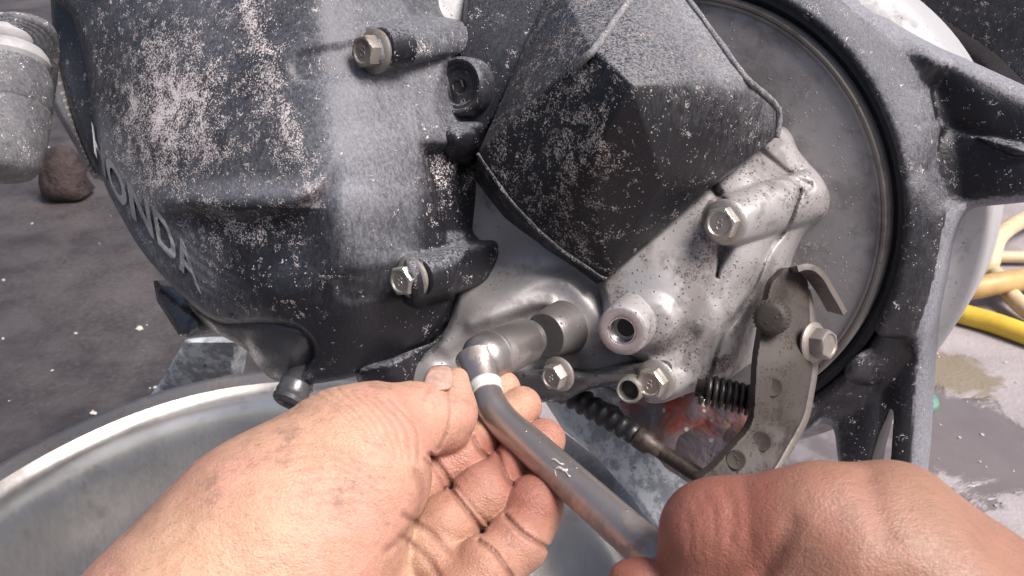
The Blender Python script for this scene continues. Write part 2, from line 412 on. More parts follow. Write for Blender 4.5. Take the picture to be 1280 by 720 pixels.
M['pipe'] = cast_metal('wrench_handle_steel', (.40, .36, .335), (.22, .19, .17), .45, .27, .8, (.07, .06, .055), .25)
M['band'] = plain('white_band', (.72, .69, .64), .4, .2, .1)
M['smear'] = plain('scraped_paint', (.52, .49, .46), .45, .3, .2, 900)
M['thread'] = plain('clean_cut_thread', (.55, .5, .5), .25, .9, .1)
M['face'] = plain('machined_face', (.40, .35, .345), .38, .6, .12, 900)
M['hole'] = plain('black_recess', (.012, .011, .011), .6, 0, .2)
M['rubber'] = plain('black_rubber', (.02, .02, .022), .42, 0, .3)
M['spring'] = plain('oily_spring_steel', (.05, .045, .043), .35, .6, .4)
M['rod'] = plain('rusty_rod', (.075, .06, .05), .5, .6, .4, 600)
M['skinL'] = skin('left_hand_skin', (.49, .30, .20), (.49, .255, .19), (.38, .235, .15), seed=1.3)
M['skinR'] = skin('right_hand_skin', (.28, .152, .10), (.29, .14, .098), (.235, .13, .082), seed=4.1, bd=.00028)
M['nail'] = plain('fingernail', (.42, .27, .215), .36, 0, .3, 500, .0001, **{'Subsurface Weight': .2, 'Subsurface Scale': .002})

def mat_basin():
    m = N('scratched_aluminium')
    a = m.noise(9, 4, .6); sc = m.noise(90, 5, .8, co=m.map((1, 12, 1), (0, 0, .6))); sc2 = m.noise(80, 5, .8, co=m.map((14, 1, 1), (0, 0, .2)))
    st = m.noise(26, 5, .65, .8)
    c = m.mix(m.ramp(a, .3, .7), (.76, .735, .70), (.55, .53, .505)); c = m.mix(m.ramp(st, .54, .72, 0, .4), c, (.30, .27, .24))
    r = m.ramp(m.add(sc, sc2), .7, 1.3, .2, .27)
    return m.fin(c, r, .92, m.bump(m.add(m.add(sc, sc2), m.mul(m.noise(14, 3), 2.5)), .00010, .4))
M['basin'] = mat_basin()
M['basin_rim'] = cast_metal('stained_aluminium_rim', (.30, .28, .27), (.13, .115, .105), .45, .42, .8, (.08, .065, .05), .4, .6)
def mat_floor():
    m = N('oily_concrete')
    x = m.t.nodes.new('ShaderNodeSeparateXYZ'); m.put(x.inputs[0], m.co)
    big = m.noise(2.6, 5, .6); mid = m.noise(14, 6, .65); fine = m.noise(160, 6, .7); grit = m.vor(260)
    side = m.ramp(m.add(x.outputs[0], m.mul(big, .5)), -.02, .32)     # the oil-soaked left half gives way to cleaner concrete
    oil = m.mix(m.ramp(mid, .3, .7), (.060, .051, .052), (.022, .0185, .019))
    oil = m.mix(m.ramp(m.add(big, m.mul(fine, .5)), .72, .95, 0, .55), oil, (.10, .087, .086))
    cl = m.mix(m.ramp(mid, .3, .7), (.33, .295, .30), (.25, .22, .222)); cl = m.mix(m.ramp(m.noise(5, 4, .6, .5), .55, .75, 0, .45), cl, (.16, .135, .12))
    c = m.mix(side, oil, cl); c = m.mix(m.ramp(fine, .58, .75, 0, .3), c, (.2, .18, .17))
    def spot(px, py, a, b):
        p = onz(px, py); v = m.map((1 / a, 1 / b, 0), loc=(-p[0] / a, -p[1] / b, 0)); g = m.t.nodes.new('ShaderNodeVectorMath'); g.operation = 'LENGTH'; m.put(g.inputs[0], v)
        return m.ramp(m.add(g.outputs['Value'], m.mul(m.add(m.noise(22, 4, .65, .6), -.5), 1.7)), .75, 1.05, 1, 0)
    wet = m.math('MAXIMUM', spot(1200, 545, .075, .10), spot(1040, 580, .12, .13)); scum = spot(1192, 468, .05, .05)
    c = m.mix(m.mul(scum, .75), c, (.15, .115, .055)); c = m.mix(m.mul(wet, .7), c, (.085, .07, .068))
    r = m.ramp(wet, 0, 1, .62, .05); hb = m.mul(m.add(m.add(mid, m.mul(fine, .5)), m.mul(grit, .2)), m.ramp(wet, 0, 1, 1, .12))
    return m.fin(c, r, 0, m.bump(hb, .004, .5), **{'Specular IOR Level': .6})
M['floor'] = mat_floor()
def mat_puddle():
    m = N('oily_water'); h = m.noise(45, 4, .6, .6)
    return m.fin(m.mix(m.ramp(m.noise(20, 3), .4, .6), (.12, .10, .095), (.20, .175, .17)), .06, 0, m.bump(h, .003, .5), IOR=2.2)
M['puddle'] = mat_puddle()
def mat_red():
    m = N('wet_red_plastic'); a = m.noise(20, 4, .6, .8); b = m.noise(60, 4, .6, .5); k = m.vor(120)
    c = m.mix(m.ramp(a, .38, .54), (.34, .06, .03), (.19, .15, .155)); c = m.mix(m.ramp(b, .55, .7, 0, .7), c, (.20, .13, .05))
    c = m.mix(m.ramp(k, .08, .16, .8, 0), c, (.75, .6, .5))
    return m.fin(c, .14, 0, m.bump(m.add(b, m.mul(a, 2)), .004, .5), **{'Coat Weight': .6, 'Coat Roughness': .08})
M['red'] = mat_red()
def mat_galv():
    m = N('speckled_grey_paint'); a = m.noise(35, 6, .75); b = m.noise(130, 5, .75)
    c = m.mix(m.ramp(m.add(a, b), .92, 1.12), (.55, .57, .59), (.27, .28, .295)); c = m.mix(m.ramp(m.noise(70, 4, .7, .6), .64, .7), c, (.05, .05, .05))
    return m.fin(c, .5, .1, m.bump(b, .0008, .6))
M['galv'] = mat_galv()
M['hose_yellow'] = plain('yellow_hose', (.62, .41, .045), .4, 0, .12, 60)
M['hose_beige'] = plain('beige_hose', (.54, .42, .26), .5, 0, .15, 60)
M['hose_tan'] = plain('tan_hose', (.44, .29, .12), .45, 0, .15, 60)
M['rag'] = plain('brown_rag', (.035, .024, .022), .85, 0, .8, 70, .008)
M['pebble'] = plain('pale_grit', (.42, .39, .36), .7, 0, .4, 80)
M['green'] = plain('green_scrap', (.10, .22, .17), .4)

# ------------------------------------------------------------------ setting: floor, puddle
fl = mesh('floor', [(-40, -40, 0), (40, -40, 0), (40, 40, 0), (-40, 40, 0)], [[0, 1, 2, 3]], M['floor'], origin=(0, 0, 0)); tag(fl, kind='structure')
def blob(px, py, a, b, z, n=120, seed=0):
    c = onz(px, py, z); r = np.random.default_rng(seed); th = np.linspace(0, 2 * np.pi, n, endpoint=False); k = np.ones(n)
    for q in range(2, 12): k += r.normal() * .13 / q ** .55 * np.cos(q * th + r.uniform(0, 6))
    V = c + np.stack([a * k * np.cos(th), b * k * np.sin(th), 0 * th], 1)
    return V, [list(range(n))]
for i, (px, py, a, b, sd_) in enumerate([(1040, 575, .085, .11, 3),]):
    V, Fc = blob(px, py, a, b, .0012 + .0004 * i, seed=sd_); tag(mesh('puddle', V, Fc, M['puddle'], smooth=False), kind='structure')
# loose grit
parts = []
for i in range(46):
    x, y = (RNG.uniform(0, 300), RNG.uniform(180, 520)) if i < 30 else (RNG.uniform(1170, 1280), RNG.uniform(430, 640))
    r = RNG.uniform(.0008, .0022) if RNG.uniform() < .85 else RNG.uniform(.0025, .004); c = onz(x, y, r * .4)
    V, Fc = lathe([(0, -r * .5), (r * .8, -r * .3), (r, 0), (r * .6, r * .4), (0, r * .5)], c, (RNG.normal() * .2, RNG.normal() * .2, 1), 6)
    parts.append((V + RNG.normal(size=V.shape) * r * .15, Fc))
tag(mesh('grit', *join(parts), M['pebble'], smooth=False), kind='stuff')

# ------------------------------------------------------------------ basin
def basin():
    c = np.array([-.148, .3518, 0.]); R = .244
    prof = [(0, .004), (.17, .004), (.185, .007), (.197, .018), (.206, .060), (.2125, .092), (.2160, .105), (.2200, .115), (.2250, .1215), (.2305, .1255), (.2305, .1240), (.2255, .1200), (.2215, .113), (.2175, .104), (.2005, .016), (.187, .002), (.172, .0), (0, .0)]
    prof = [(r, h + .001) for r, h in prof[::-1]]
    V, Fc = lathe(prof, c, (0, 0, 1), 160)
    r = np.hypot(V[:, 0] - c[0], V[:, 1] - c[1]); a = np.arctan2(V[:, 1] - c[1], V[:, 0] - c[0])
    V[:, 2] += np.where(r > .2, .0012 * np.sin(3 * a + 1) + .0007 * np.sin(7 * a), 0) * (V[:, 2] > .05)
    b = empty('basin', (c[0], c[1], 0), 'large round aluminium basin with flat rim standing on the floor below the engine', 'basin')
    mesh('bowl', V, Fc, M['basin'], b, autosmooth=60)
    V, Fc = lathe([(.2300, .1268), (.239, .1290), (.2425, .1298), (.2445, .1282), (.2445, .1257), (.2425, .1244), (.2300, .1242)], c, (0, 0, 1), 160, True)
    a = np.arctan2(V[:, 1] - c[1], V[:, 0] - c[0]); V[:, 2] += .0012 * np.sin(3 * a + 1) + .0007 * np.sin(7 * a)
    mesh('rim', V, Fc, M['basin_rim'], b, autosmooth=60)
    # used oil standing in it
    oil = N('used_oil'); mo = oil.fin((.03, .025, .022), .12, 0)
basin()

# ------------------------------------------------------------------ scooter
sc_root = empty('scooter', (0.05, .36, 0), 'dirty scooter engine with black cover, silver gear case and rear wheel hub', 'scooter')

def hexbolt(name, px, py, d, axis, rpx, mat, parent, h=.8, flange=1.32, mark=True):
    """flanged hex bolt: centre of the head's face at px,py"""
    c = P(px, py, d); r = PXR(rpx, d); a = dirw(unit(axis)); u, v, a = basis(a); parts = []
    th = np.linspace(0, 2 * np.pi, 6, endpoint=False) + .35
    rings = [(.99, -h), (1., -h * .9), (1., -.13), (.93, -.03), (.80, 0), (.70, 0), (.62, -.09), (.0001, -.09)]
    V = []
    for k, hh in rings:
        if k <= .8:   # round
            t2 = np.linspace(0, 2 * np.pi, 24, endpoint=False) + .35; q = r * k * (np.cos(t2)[:, None] * u + np.sin(t2)[:, None] * v)
        else:
            t2 = np.linspace(0, 2 * np.pi, 24, endpoint=False); rad = np.cos(np.pi / 6) / np.cos((t2 % (np.pi / 3)) - np.pi / 6); rad = np.minimum(rad, .985)
            t2 = t2 + .35; q = r * k * rad[:, None] * (np.cos(t2)[:, None] * u + np.sin(t2)[:, None] * v)
        V.append(c + q + a * hh * r)
    V = np.concatenate(V); n = 24
    Fc = [[i * n + j, i * n + (j + 1) % n, (i + 1) * n + (j + 1) % n, (i + 1) * n + j] for i in range(len(rings) - 1) for j in range(n)] + [list(range(n))[::-1], [(len(rings) - 1) * n + j for j in range(n)]]
    parts.append((V, Fc))
    parts.append(lathe([(r * .3, -h * r - .35 * r), (r * flange, -h * r - .3 * r), (r * (flange + .03), -h * r - .16 * r), (r * flange * .97, -h * r - .08 * r), (r * .95, -h * r + .06 * r)], c, a, 40))
    if mark:
        for s_, rr, oo in ((1, .17, (0, .15)), (1, .14, (.02, -.14))):
            cc = c + (oo[0] * u + oo[1] * v) * r - a * .09 * r
            t3 = np.linspace(0, 2 * np.pi, 21); parts.append(tube(np.array([cc + rr * r * (np.cos(t) * u + np.sin(t) * v) for t in t3]), .035 * r, 6, False))
    return mesh(name, *join(parts), mat, parent, autosmooth=32)
def cyl(name, prof, px, py, d, axis, mat, parent, n=48, rel=True, asm=40):
    """lathe with profile in photo pixels at that depth"""
    k = PXR(1, d); return mesh(name, *lathe([(r * k, h * k) for r, h in prof], P(px, py, d), dirw(unit(axis)), n, prof[0][0] > 0 and prof[-1][0] > 0), mat, parent, autosmooth=asm)

# --- belt cover -----------------------------------------------------------
cov_pts = [(70, -40, .318), (100, 60, .318), (118, 130, .316), (130, 200, .313), (155, 270, .308), (205, 345, .302), (262, 392, .297), (340, 440, .291),
           (200, -40, .292), (200, 60, .287), (200, 150, .286), (222, 230, .284), (272, 310, .279), (330, 380, .2745), (160, 150, .299), (175, 230, .296), (230, 320, .290),
           (300, -40, .276), (300, 40, .271), (325, 120, .266), (345, 200, .262), (385, 232, .2575),
           (390, -40, .266), (395, 30, .262), (400, 120, .258), (412, 200, .2555), (428, 280, .2565), (440, 330, .260), (380, 310, .263), (400, 380, .268),
           (450, 30, .268), (480, 110, .268), (525, 110, .279), (560, 60, .290), (500, 10, .281), (490, 200, .2665), (540, 200, .277), (590, 200, .291), (490, 280, .267), (540, 280, .2775), (590, 280, .290),
           (500, 370, .275), (560, 370, .287), (450, 420, .276), (520, 430, .288), (400, 440, .279), (390, 478, .287), (470, 470, .288), (555, 150, .282)]
cov_f = tps(cov_pts)
ledge = catmull([(190, 262), (240, 258), (300, 265), (360, 258), (398, 238), (420, 200)], 8)
def cov_depth(x, y):
    d = cov_f(x, y)
    yl = np.interp(x, ledge[:, 0], ledge[:, 1]); below = y - yl
    amt = sstep(185, 230, x) * (1 - sstep(385, 430, x))
    d = d + amt * (.0052 * sstep(-4, 16, below) * (1 - sstep(30, 150, below)) - .0018 * np.exp(-((below + 8) / 12.) ** 2))
    # face rim, soft shoulder along the change from face to side wall
    D, _ = pldist(x, y, catmull([(345, -40), (362, 40), (378, 110), (398, 190), (416, 225)], 6)); d = d + .0008 * np.exp(-(D / 22) ** 2)
    D, _ = pldist(x, y, catmull([(392, -40), (400, 100), (412, 190), (425, 240)], 6)); d = d - .0012 * np.exp(-(D / 24) ** 2)
    # socket clearance beside the upper bolt
    D, _ = pldist(x, y, np.array([(384, 84), (452, 72)])); d = d + .0016 * (1 - sstep(13, 26, D))
    D, _ = pldist(x, y, np.array([(440, 360), (506, 348)])); d = d + .0018 * (1 - sstep(10, 26, D))
    for (bx0, by0, bx1, by1, d0, d1, rr) in ((478, 60, 558, 42, .2645, .288, 27), (520, 348, 600, 331, .2650, .2875, 27)):
        ux, uy = bx1 - bx0, by1 - by0; L2 = ux * ux + uy * uy; t = ((x - bx0) * ux + (y - by0) * uy) / L2; D = np.abs((x - bx0) * uy - (y - by0) * ux) / np.sqrt(L2)
        bd = d0 + (d1 - d0) * np.clip(t, 0, 1.3) - .0068 * np.sqrt(np.clip(1 - (D / rr) ** 2, 0, 1)) + .05 * np.clip(D / rr - 1, 0, 9) + .10 * np.clip(-.10 - t, 0, 9)
        d = smin(d, bd, .004)
    # step in the side wall
    xl = np.interp(y, [130, 160, 200, 270, 320], [512, 518, 530, 548, 560]); d = d + .0065 * sstep(-3, 5, x - xl) * sstep(176, 194, y) * (1 - sstep(286, 312, y))
    D, _ = pldist(x, y, np.array([(518, 140), (530, 200), (548, 270)])); d = d - .0014 * np.exp(-(D / 5) ** 2)
    # scraped ribs round the lower left edge
    e = np.hypot(x - 480, (y - 30) * 1.0); d = d + .00018 * np.sin(e / 1.7) * sstep(-10, 30, 0.62 * (270 - x) + .55 * (y - 260)) * (1 - sstep(285, 330, x)) * sstep(250, 300, y) 
    # wavering hand-worn surface
    d = d + .0005 * np.sin(x / 23. + y / 31.) * np.sin(y / 19. - x / 41.)
    return d
def cov_dirt(x, y):
    a = np.exp(-(((x - 215) / 75.) ** 2 + ((y - 140) / 110.) ** 2)) * .95
    b = np.exp(-((x - (330 + .3 * (y - 60))) / 26.) ** 2) * (y < 260) * .7
    c = np.exp(-(((x - 310) / 60.) ** 2 + ((y - 285) / 22.) ** 2)) * .7
    e = np.exp(-(((x - 560) / 40.) ** 2 + ((y - 220) / 60.) ** 2)) * .4
    f_ = np.exp(-(((x - 500) / 60.) ** 2 + ((y - 60) / 30.) ** 2)) * .35
    return 1.55 * (a + b + c + e + f_) - .35 * sstep(400, 440, x) * (1 - sstep(505, 540, x)) 
def cov_dust_light(x, y):  # dust, plus painted light on the ledge and shade just below it
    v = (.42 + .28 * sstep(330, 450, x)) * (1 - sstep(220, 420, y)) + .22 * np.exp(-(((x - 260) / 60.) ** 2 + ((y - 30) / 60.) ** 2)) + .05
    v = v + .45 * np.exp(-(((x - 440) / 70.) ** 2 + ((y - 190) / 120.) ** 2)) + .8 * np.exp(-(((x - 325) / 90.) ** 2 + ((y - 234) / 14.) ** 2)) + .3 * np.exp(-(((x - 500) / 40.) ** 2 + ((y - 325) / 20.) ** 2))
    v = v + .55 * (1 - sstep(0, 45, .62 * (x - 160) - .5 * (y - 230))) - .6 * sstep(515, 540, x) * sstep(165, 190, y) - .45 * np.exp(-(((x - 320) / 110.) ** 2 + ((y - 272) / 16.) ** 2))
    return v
cov_out = [(55, -40), (90, 20), (108, 90), (118, 160), (128, 222), (150, 268), (176, 312), (208, 350), (248, 388), (278, 404), (330, 404), (372, 412), (392, 440), (372, 478), (430, 474), (480, 458), (520, 436), (545, 418), (566, 385), (572, 350), (588, 318), (584, 280), (572, 240), (576, 205), (597, 190), (596, 164), (560, 155), (552, 128), (556, 100), (566, 62), (550, 34), (522, 26), (508, -10), (500, -40)]
cover = relief_obj('belt_cover', cov_out, cov_depth, M['cover'], sc_root, step=2.5, edge=(9, .006), back=.045, axis=AX, dirt=cov_dirt, dust=cov_dust_light)
# raised lettering wrapped over the lower left of the cover
def lettering():
    cu = bpy.data.curves.new('maker_lettering', 'FONT'); cu.body = 'HONDA'; cu.size = 1; cu.space_character = 1.06; cu.offset = .03
    cu.extrude = 0; cu.resolution_u = 4
    o = bpy.data.objects.new('maker_lettering', cu); COL.objects.link(o); dg = bpy.context.evaluated_depsgraph_get(); me = bpy.data.meshes.new_from_object(o.evaluated_get(dg))
    bpy.data.objects.remove(o); bm = bmesh.new(); bm.from_mesh(me); bmesh.ops.triangulate(bm, faces=bm.faces)
    bmesh.ops.subdivide_edges(bm, edges=[e for e in bm.edges if e.calc_length() > .15], cuts=2, use_grid_fill=False); bmesh.ops.triangulate(bm, faces=bm.faces)
    xs = [v.co.x for v in bm.verts]; x0, x1 = min(xs), max(xs); ys = [v.co.y for v in bm.verts]; y1 = max(ys)
    path = catmull([(116, 170), (132, 206), (155, 240), (183, 268), (212, 300), (246, 340)], 10); L = np.concatenate([[0], np.cumsum(np.hypot(*np.diff(path, axis=0).T))]); L /= L[-1]
    n = len(bm.verts); V = []
    for v in bm.verts:
        s_ = (v.co.x - x0) / (x1 - x0); t_ = v.co.y / y1 - .5
        h = 38 + 16 * s_; V.append((np.interp(s_, L, path[:, 0]) - (-.10 - .12 * s_) * -1 * h * t_ , np.interp(s_, L, path[:, 1]) - h * t_))
    V = np.array(V); d = cov_depth(V[:, 0], V[:, 1]); bm.verts.index_update()
    ed, _ = pldist(V[:, 0], V[:, 1], catmull(cov_out, 8, True), True)
    t = np.clip(1 - ed / 9, 0, 1); d = d + .006 * (1 - np.sqrt(1 - t * t))
    fr, bk = pd(V[:, 0], V[:, 1], d - .0024), pd(V[:, 0], V[:, 1], d + .002)
    Fc = [[v.index for v in f.verts] for f in bm.faces]; Fa = Fc + [[i + n for i in f[::-1]] for f in Fc]
    for e in bm.edges:
        if len(e.link_faces) == 1:
            l = e.link_loops[0]; a, b = l.vert.index, l.link_loop_next.vert.index; Fa.append([b, a, a + n, b + n])
    mesh('maker_lettering', c2w(np.concatenate([fr, bk])), Fa, M['letters'], cover, smooth=False)
lettering()
# bolt bosses and bolts of the cover
cyl('bolt_boss', [(0, 2), (21, 2), (24, 0), (25, -5), (25, -40), (0, -40)], 476, 59, .2625, AX, M['cover'], cover)
hexbolt('cover_bolt', 452, 64, .2580, AX, 21, M['bolt_dull'], cover, h=.9)
cyl('bolt_boss', [(0, 2), (20, 2), (24, 0), (25, -5), (25, -40), (0, -40)], 524, 347, .2645, AX, M['cover'], cover)
hexbolt('cover_bolt', 499, 352, .2600, AX, 20, M['bolt'], cover, h=.95)
# lugs of the cover
relief_obj('lug', [(545, 158), (566, 154), (598, 164), (600, 190), (585, 205), (560, 205), (546, 188)], tps([(545, 160, .284), (600, 160, .288), (600, 205, .296), (545, 205, .292), (572, 175, .280)]), M['cover'], cover, back=.03, axis=AX, edge=(14, .006))
relief_obj('lug', [(446, 462), (480, 452), (515, 440), (518, 470), (512, 486), (480, 488), (452, 482)], tps([(446, 462, .282), (515, 440, .283), (512, 486, .287), (452, 484, .287), (485, 465, .279)]), M['cover'], cover, back=.03, axis=AX, edge=(10, .004))

# --- lower casting behind the cover ------------------------------------------
relief_obj('crankcase_belly', [(215, 342), (252, 384), (285, 398), (335, 396), (378, 404), (400, 430), (398, 468), (375, 478), (345, 476), (326, 462), (305, 436), (262, 410), (228, 372)],
           tps([(215, 342, .31), (300, 430, .304), (330, 470, .302), (340, 410, .287), (385, 430, .286), (390, 475, .298), (360, 445, .287), (270, 392, .298)]), M['belly'], sc_root, back=.04, edge=(16, .008))
cyl('drain_nozzle', [(0, -3), (13, -3), (14, 0), (18, 1), (21, -1), (22, -6), (20, -9), (22, -13), (21, -20), (22, -26), (19, -30), (18, -52), (0, -52)], 360, 504, .289, (-.3, -.8, .5), M['belly'], sc_root)
relief_obj('engine_bracket', [(190, 342), (206, 362), (252, 398), (252, 412), (236, 422), (224, 420), (196, 376)], tps([(190, 342, .325), (250, 400, .32), (225, 420, .322), (200, 380, .330)]), M['belly'], sc_root, back=.03, edge=(4, .003), smooth_outline=False)
relief_obj('case_flange', [(66, -40), (96, -40), (104, 40), (130, 130), (142, 215), (122, 216), (98, 165), (80, 110), (66, 40)], tps([(66, -40, .335), (96, -40, .328), (118, 130, .325), (128, 210, .322), (98, 165, .330), (70, 60, .338)]), M['bracket'], sc_root, back=.02, edge=(5, .004))
relief_obj('case_flange', [(52, 30), (66, 44), (78, 100), (100, 165), (122, 214), (116, 222), (92, 180), (64, 128), (56, 80)], tps([(52, 30, .342), (78, 100, .336), (122, 214, .331), (64, 128, .340), (90, 170, .337)]), M['plate'], sc_root, back=.02, edge=(5, .004))

# --- rubber boot, top left -----------------------------------------------------
bt = (.05, -.97, .2)
cyl('boot_fitting', [(0, -56), (16, -56), (22, -54), (23, -46), (20, -42), (33, -36), (37, -28), (35, -22), (31, -19), (42, -14), (48, -6), (49, 2), (45, 8), (30, 10), (0, 10)], 8, 76, .30, bt, M['barrel'], sc_root, 64)
cyl('shock_boot', [(0, 7), (46, 7), (50, 14), (54, 26), (55, 60), (53, 64), (54, 68), (54, 74), (51, 110), (46, 138), (38, 148), (28, 152), (0, 152)], 8, 76, .30, bt, M['boot'], sc_root, 64)
for k in range(4):
    pth = catmull([pd(-20 + 4 * k, 38 - 12 * k + 24, .302), pd(12 + 3 * k, 24 - 4 * k + 10, .296), pd(42 + 5 * k, 34 - 3 * k + 8, .300), pd(52 + 5 * k, 80 - 6 * k, .308), pd(50 + 4 * k, 120, .32)], 8)
    mesh('boot_rib', *tube(c2w(pth), PXR(7, .3), 12), M['boot'], sc_root)

# --- grey crankcase in the middle ----------------------------------------------
ck_pts = [(500, 470, .290), (520, 500, .292), (560, 400, .291), (590, 250, .305), (600, 220, .305), (640, 290, .296), (600, 330, .298), (660, 330, .287), (720, 360, .283), (755, 380, .284), (600, 380, .286), (650, 375, .283), (700, 400, .282), (740, 430, .283), (600, 440, .283), (650, 470, .282), (700, 470, .283), (760, 470, .285), (560, 470, .286), (640, 480, .285)]
ck_f = tps(ck_pts)
def ck_depth(x, y):
    d = ck_f(x, y)
    for pl, a, wd in (([(555, 432), (590, 395), (630, 375), (672, 352), (712, 352), (742, 385), (760, 420)], -.0028, 14), ([(590, 405), (640, 388), (680, 378), (706, 398), (718, 432)], -.0020, 9), ([(600, 360), (650, 345), (700, 340), (735, 360)], .0014, 12), ([(560, 450), (620, 425), (690, 395), (720, 470)], .004, 16)):
        D, _ = pldist(x, y, catmull(pl, 6)); d = d + a * np.exp(-(D / wd) ** 2)
    d = d - .0050 * np.exp(-(((x - 706) / 34.) ** 2 + ((y - 412) / 36.) ** 2))
    return d + .0004 * np.sin(x / 13.) * np.sin(y / 17.)
relief_obj('crankcase', [(520, 150), (610, 190), (650, 260), (700, 300), (765, 345), (800, 380), (812, 440), (800, 476), (740, 480), (690, 492), (640, 492), (560, 500), (500, 505), (505, 465), (552, 420), (570, 360), (560, 260)], ck_depth, M['crank'], sc_root, back=.04, axis=AX, edge=(8, .004))
relief_obj('lower_flange', [(640, 470), (690, 462), (740, 466), (800, 455), (836, 452), (838, 476), (800, 480), (740, 486), (700, 502), (655, 498)], tps([(640, 470, .272), (700, 470, .271), (760, 470, .270), (836, 460, .268), (700, 500, .278), (800, 480, .274)]), M['belly'], sc_root, back=.02, edge=(8, .004))
# bore collar where the socket sits
cyl('bore_collar', [(0, 3), (28, 3), (30, 0), (32, -12), (36, -40), (0, -40)], 683, 419, .2735, AX, M['plate_dark'], sc_root)
hexbolt('case_bolt', 688, 473, .2640, unit([-.62, -.22, .75]), 17, M['bolt'], sc_root, h=.9)

# --- bracket with round plug, top middle ----------------------------------------
relief_obj('top_casting', [(495, -40), (600, -40), (590, 20), (572, 62), (545, 40), (520, 20)], tps([(500, -40, .30), (600, -40, .31), (572, 62, .305), (530, 20, .298)]), M['barrel'], sc_root, back=.03, edge=(8, .004))
relief_obj('plug_bracket', [(598, -40), (712, -40), (640, 110), (602, 180), (590, 160), (562, 152), (552, 120), (558, 78), (574, 60)], tps([(598, -40, .300), (712, -40, .288), (640, 110, .289), (600, 180, .297), (556, 120, .300), (580, 60, .296)]), M['bracket'], sc_root, back=.03, axis=AX, edge=(8, .004), dirt=lambda x, y: np.full(np.shape(x), .1))
pax = unit([-.5, -.1, .85])
cyl('round_plug', [(0, -4), (9, -4), (10, 0), (22, 0), (24, 2.5), (28, 3), (30, 6), (33, 6.5), (36, 3), (37, -4), (38, -30), (0, -30)], 575, 108, .2915, pax, M['bracket'], sc_root)
cyl('plug_socket', [(0, -.5), (6, -.5), (7, .6), (9, .8), (9.5, -2), (0, -2)], 571, 107, .2895, pax, M['hole'], sc_root, 6, asm=20)

# --- faceted black guard -----------------------------------------------------------
def guard():
    pts = dict(a=(597, 192, .276), b=(694, -30, .290), n=(718, 82, .2510), n2=(730, 40, .2560), V1=(744, 62, .2440), V2=(790, 105, .2330), t1=(815, -30, .274), t2=(842, -30, .276), c=(930, 93, .2570), c2=(925, 116, .2540), e=(972, 136, .2700), g=(970, 172, .2730), h=(757, 350, .2720), l=(690, 302, .2730), k=(893, 232, .2680), l0=(640, 252, .2735), q=(742, 196, .2490), kk=(830, 230, .2520))
    ks = list(pts); id = {k: i for i, k in enumerate(ks)}
    fr = [['a', 'l0', 'n'], ['a', 'n', 'n2', 'b'], ['l0', 'l', 'q'], ['l0', 'q', 'V1', 'n'], ['V1', 'q', 'V2'], ['l', 'h', 'q'], ['q', 'h', 'kk'], ['q', 'kk', 'V2'], ['h', 'k', 'kk'], ['kk', 'k', 'c2', 'V2'], ['k', 'g', 'e', 'c2'], ['c2', 'e', 'c'], ['V2', 'c2', 'c'], ['V1', 'V2', 'c', 't2', 't1'], ['n', 'V1', 'n2'], ['n2', 'V1', 't1'], ['n2', 't1', 'b']]
    V = np.array([pd(*pts[k]) for k in ks]); n = len(V)
    ring = ['a', 'l0', 'l', 'h', 'k', 'g', 'e', 'c', 't2', 't1', 'b']
    bk = V[[id[k] for k in ring]] - np.array([.10, .12, 1.]) * .045
    Fc = [[id[k] for k in f] for f in fr]
    for i in range(len(ring)):
        j = (i + 1) % len(ring); Fc.append([id[ring[j]], id[ring[i]], n + i, n + j])
    Fc.append([n + i for i in range(len(ring))][::-1])
    Vw = c2w(np.concatenate([V, bk])); bm = bmesh.new(); vs = [bm.verts.new(v) for v in Vw]
    for f in Fc: bm.faces.new([vs[i] for i in f])
    bmesh.ops.recalc_face_normals(bm, faces=bm.faces); bm.verts.index_update()
    Fc = [[v.index for v in f.verts] for f in bm.faces]
    bmesh.ops.triangulate(bm, faces=bm.faces); 
    dv = np.array([.15] * len(Vw)); 
    du = np.zeros(len(Vw))
    for k, q in dict(t1=1.2, t2=1.3, c=1.2, V2=.3, c2=.6, e=.7, g=.5, k=.2, b=.3, n2=.3, kk=-.3, h=-.5, q=-.1, V1=.3).items(): du[id[k]] = q
    for k, q in dict(a=.3, n=.7, l=.6, l0=.55, q=.75, h=.1, V1=.4, V2=.2, n2=.7, kk=-.3, k=.1, b=.4).items(): dv[id[k]] = q
    return mesh('guard_block', Vw, Fc, M['guard'], sc_root, smooth=True, bevel=(.0013, 2), attrs={'dirt': dv, 'dust': du}, autosmooth=60)
guard_o = guard()
def bead(name, pts, r, du, di):
    V, Fc = tube(c2w(catmull([pd(*p) for p in pts], 8)), r, 10); V = V + RNG.normal(size=V.shape) * .00012
    mesh(name, V, Fc, M['guard'], guard_o, attrs={'dust': np.full(len(V), du), 'dirt': np.full(len(V), di)})
bead('guard_rim', [(838, -30, .2745), (880, 26, .2665), (928, 92, .2568), (950, 113, .2620), (973, 137, .2700), (971, 172, .2735)], .0012, 1.2, .7)
bead('guard_rim', [(812, -30, .2735), (780, 10, .2610), (744, 60, .2445), (720, 82, .2505)], .0015, 1.4, .7)
bead('guard_rim', [(597, 192, .2765), (618, 222, .2755), (640, 253, .2738), (690, 303, .2733), (757, 350, .2722)], .0009, .35, .6)
bead('scrape_mark', [(828, 42, .2562), (812, 70, .2475), (794, 98, .2368)], .0007, 2.2, 0.)

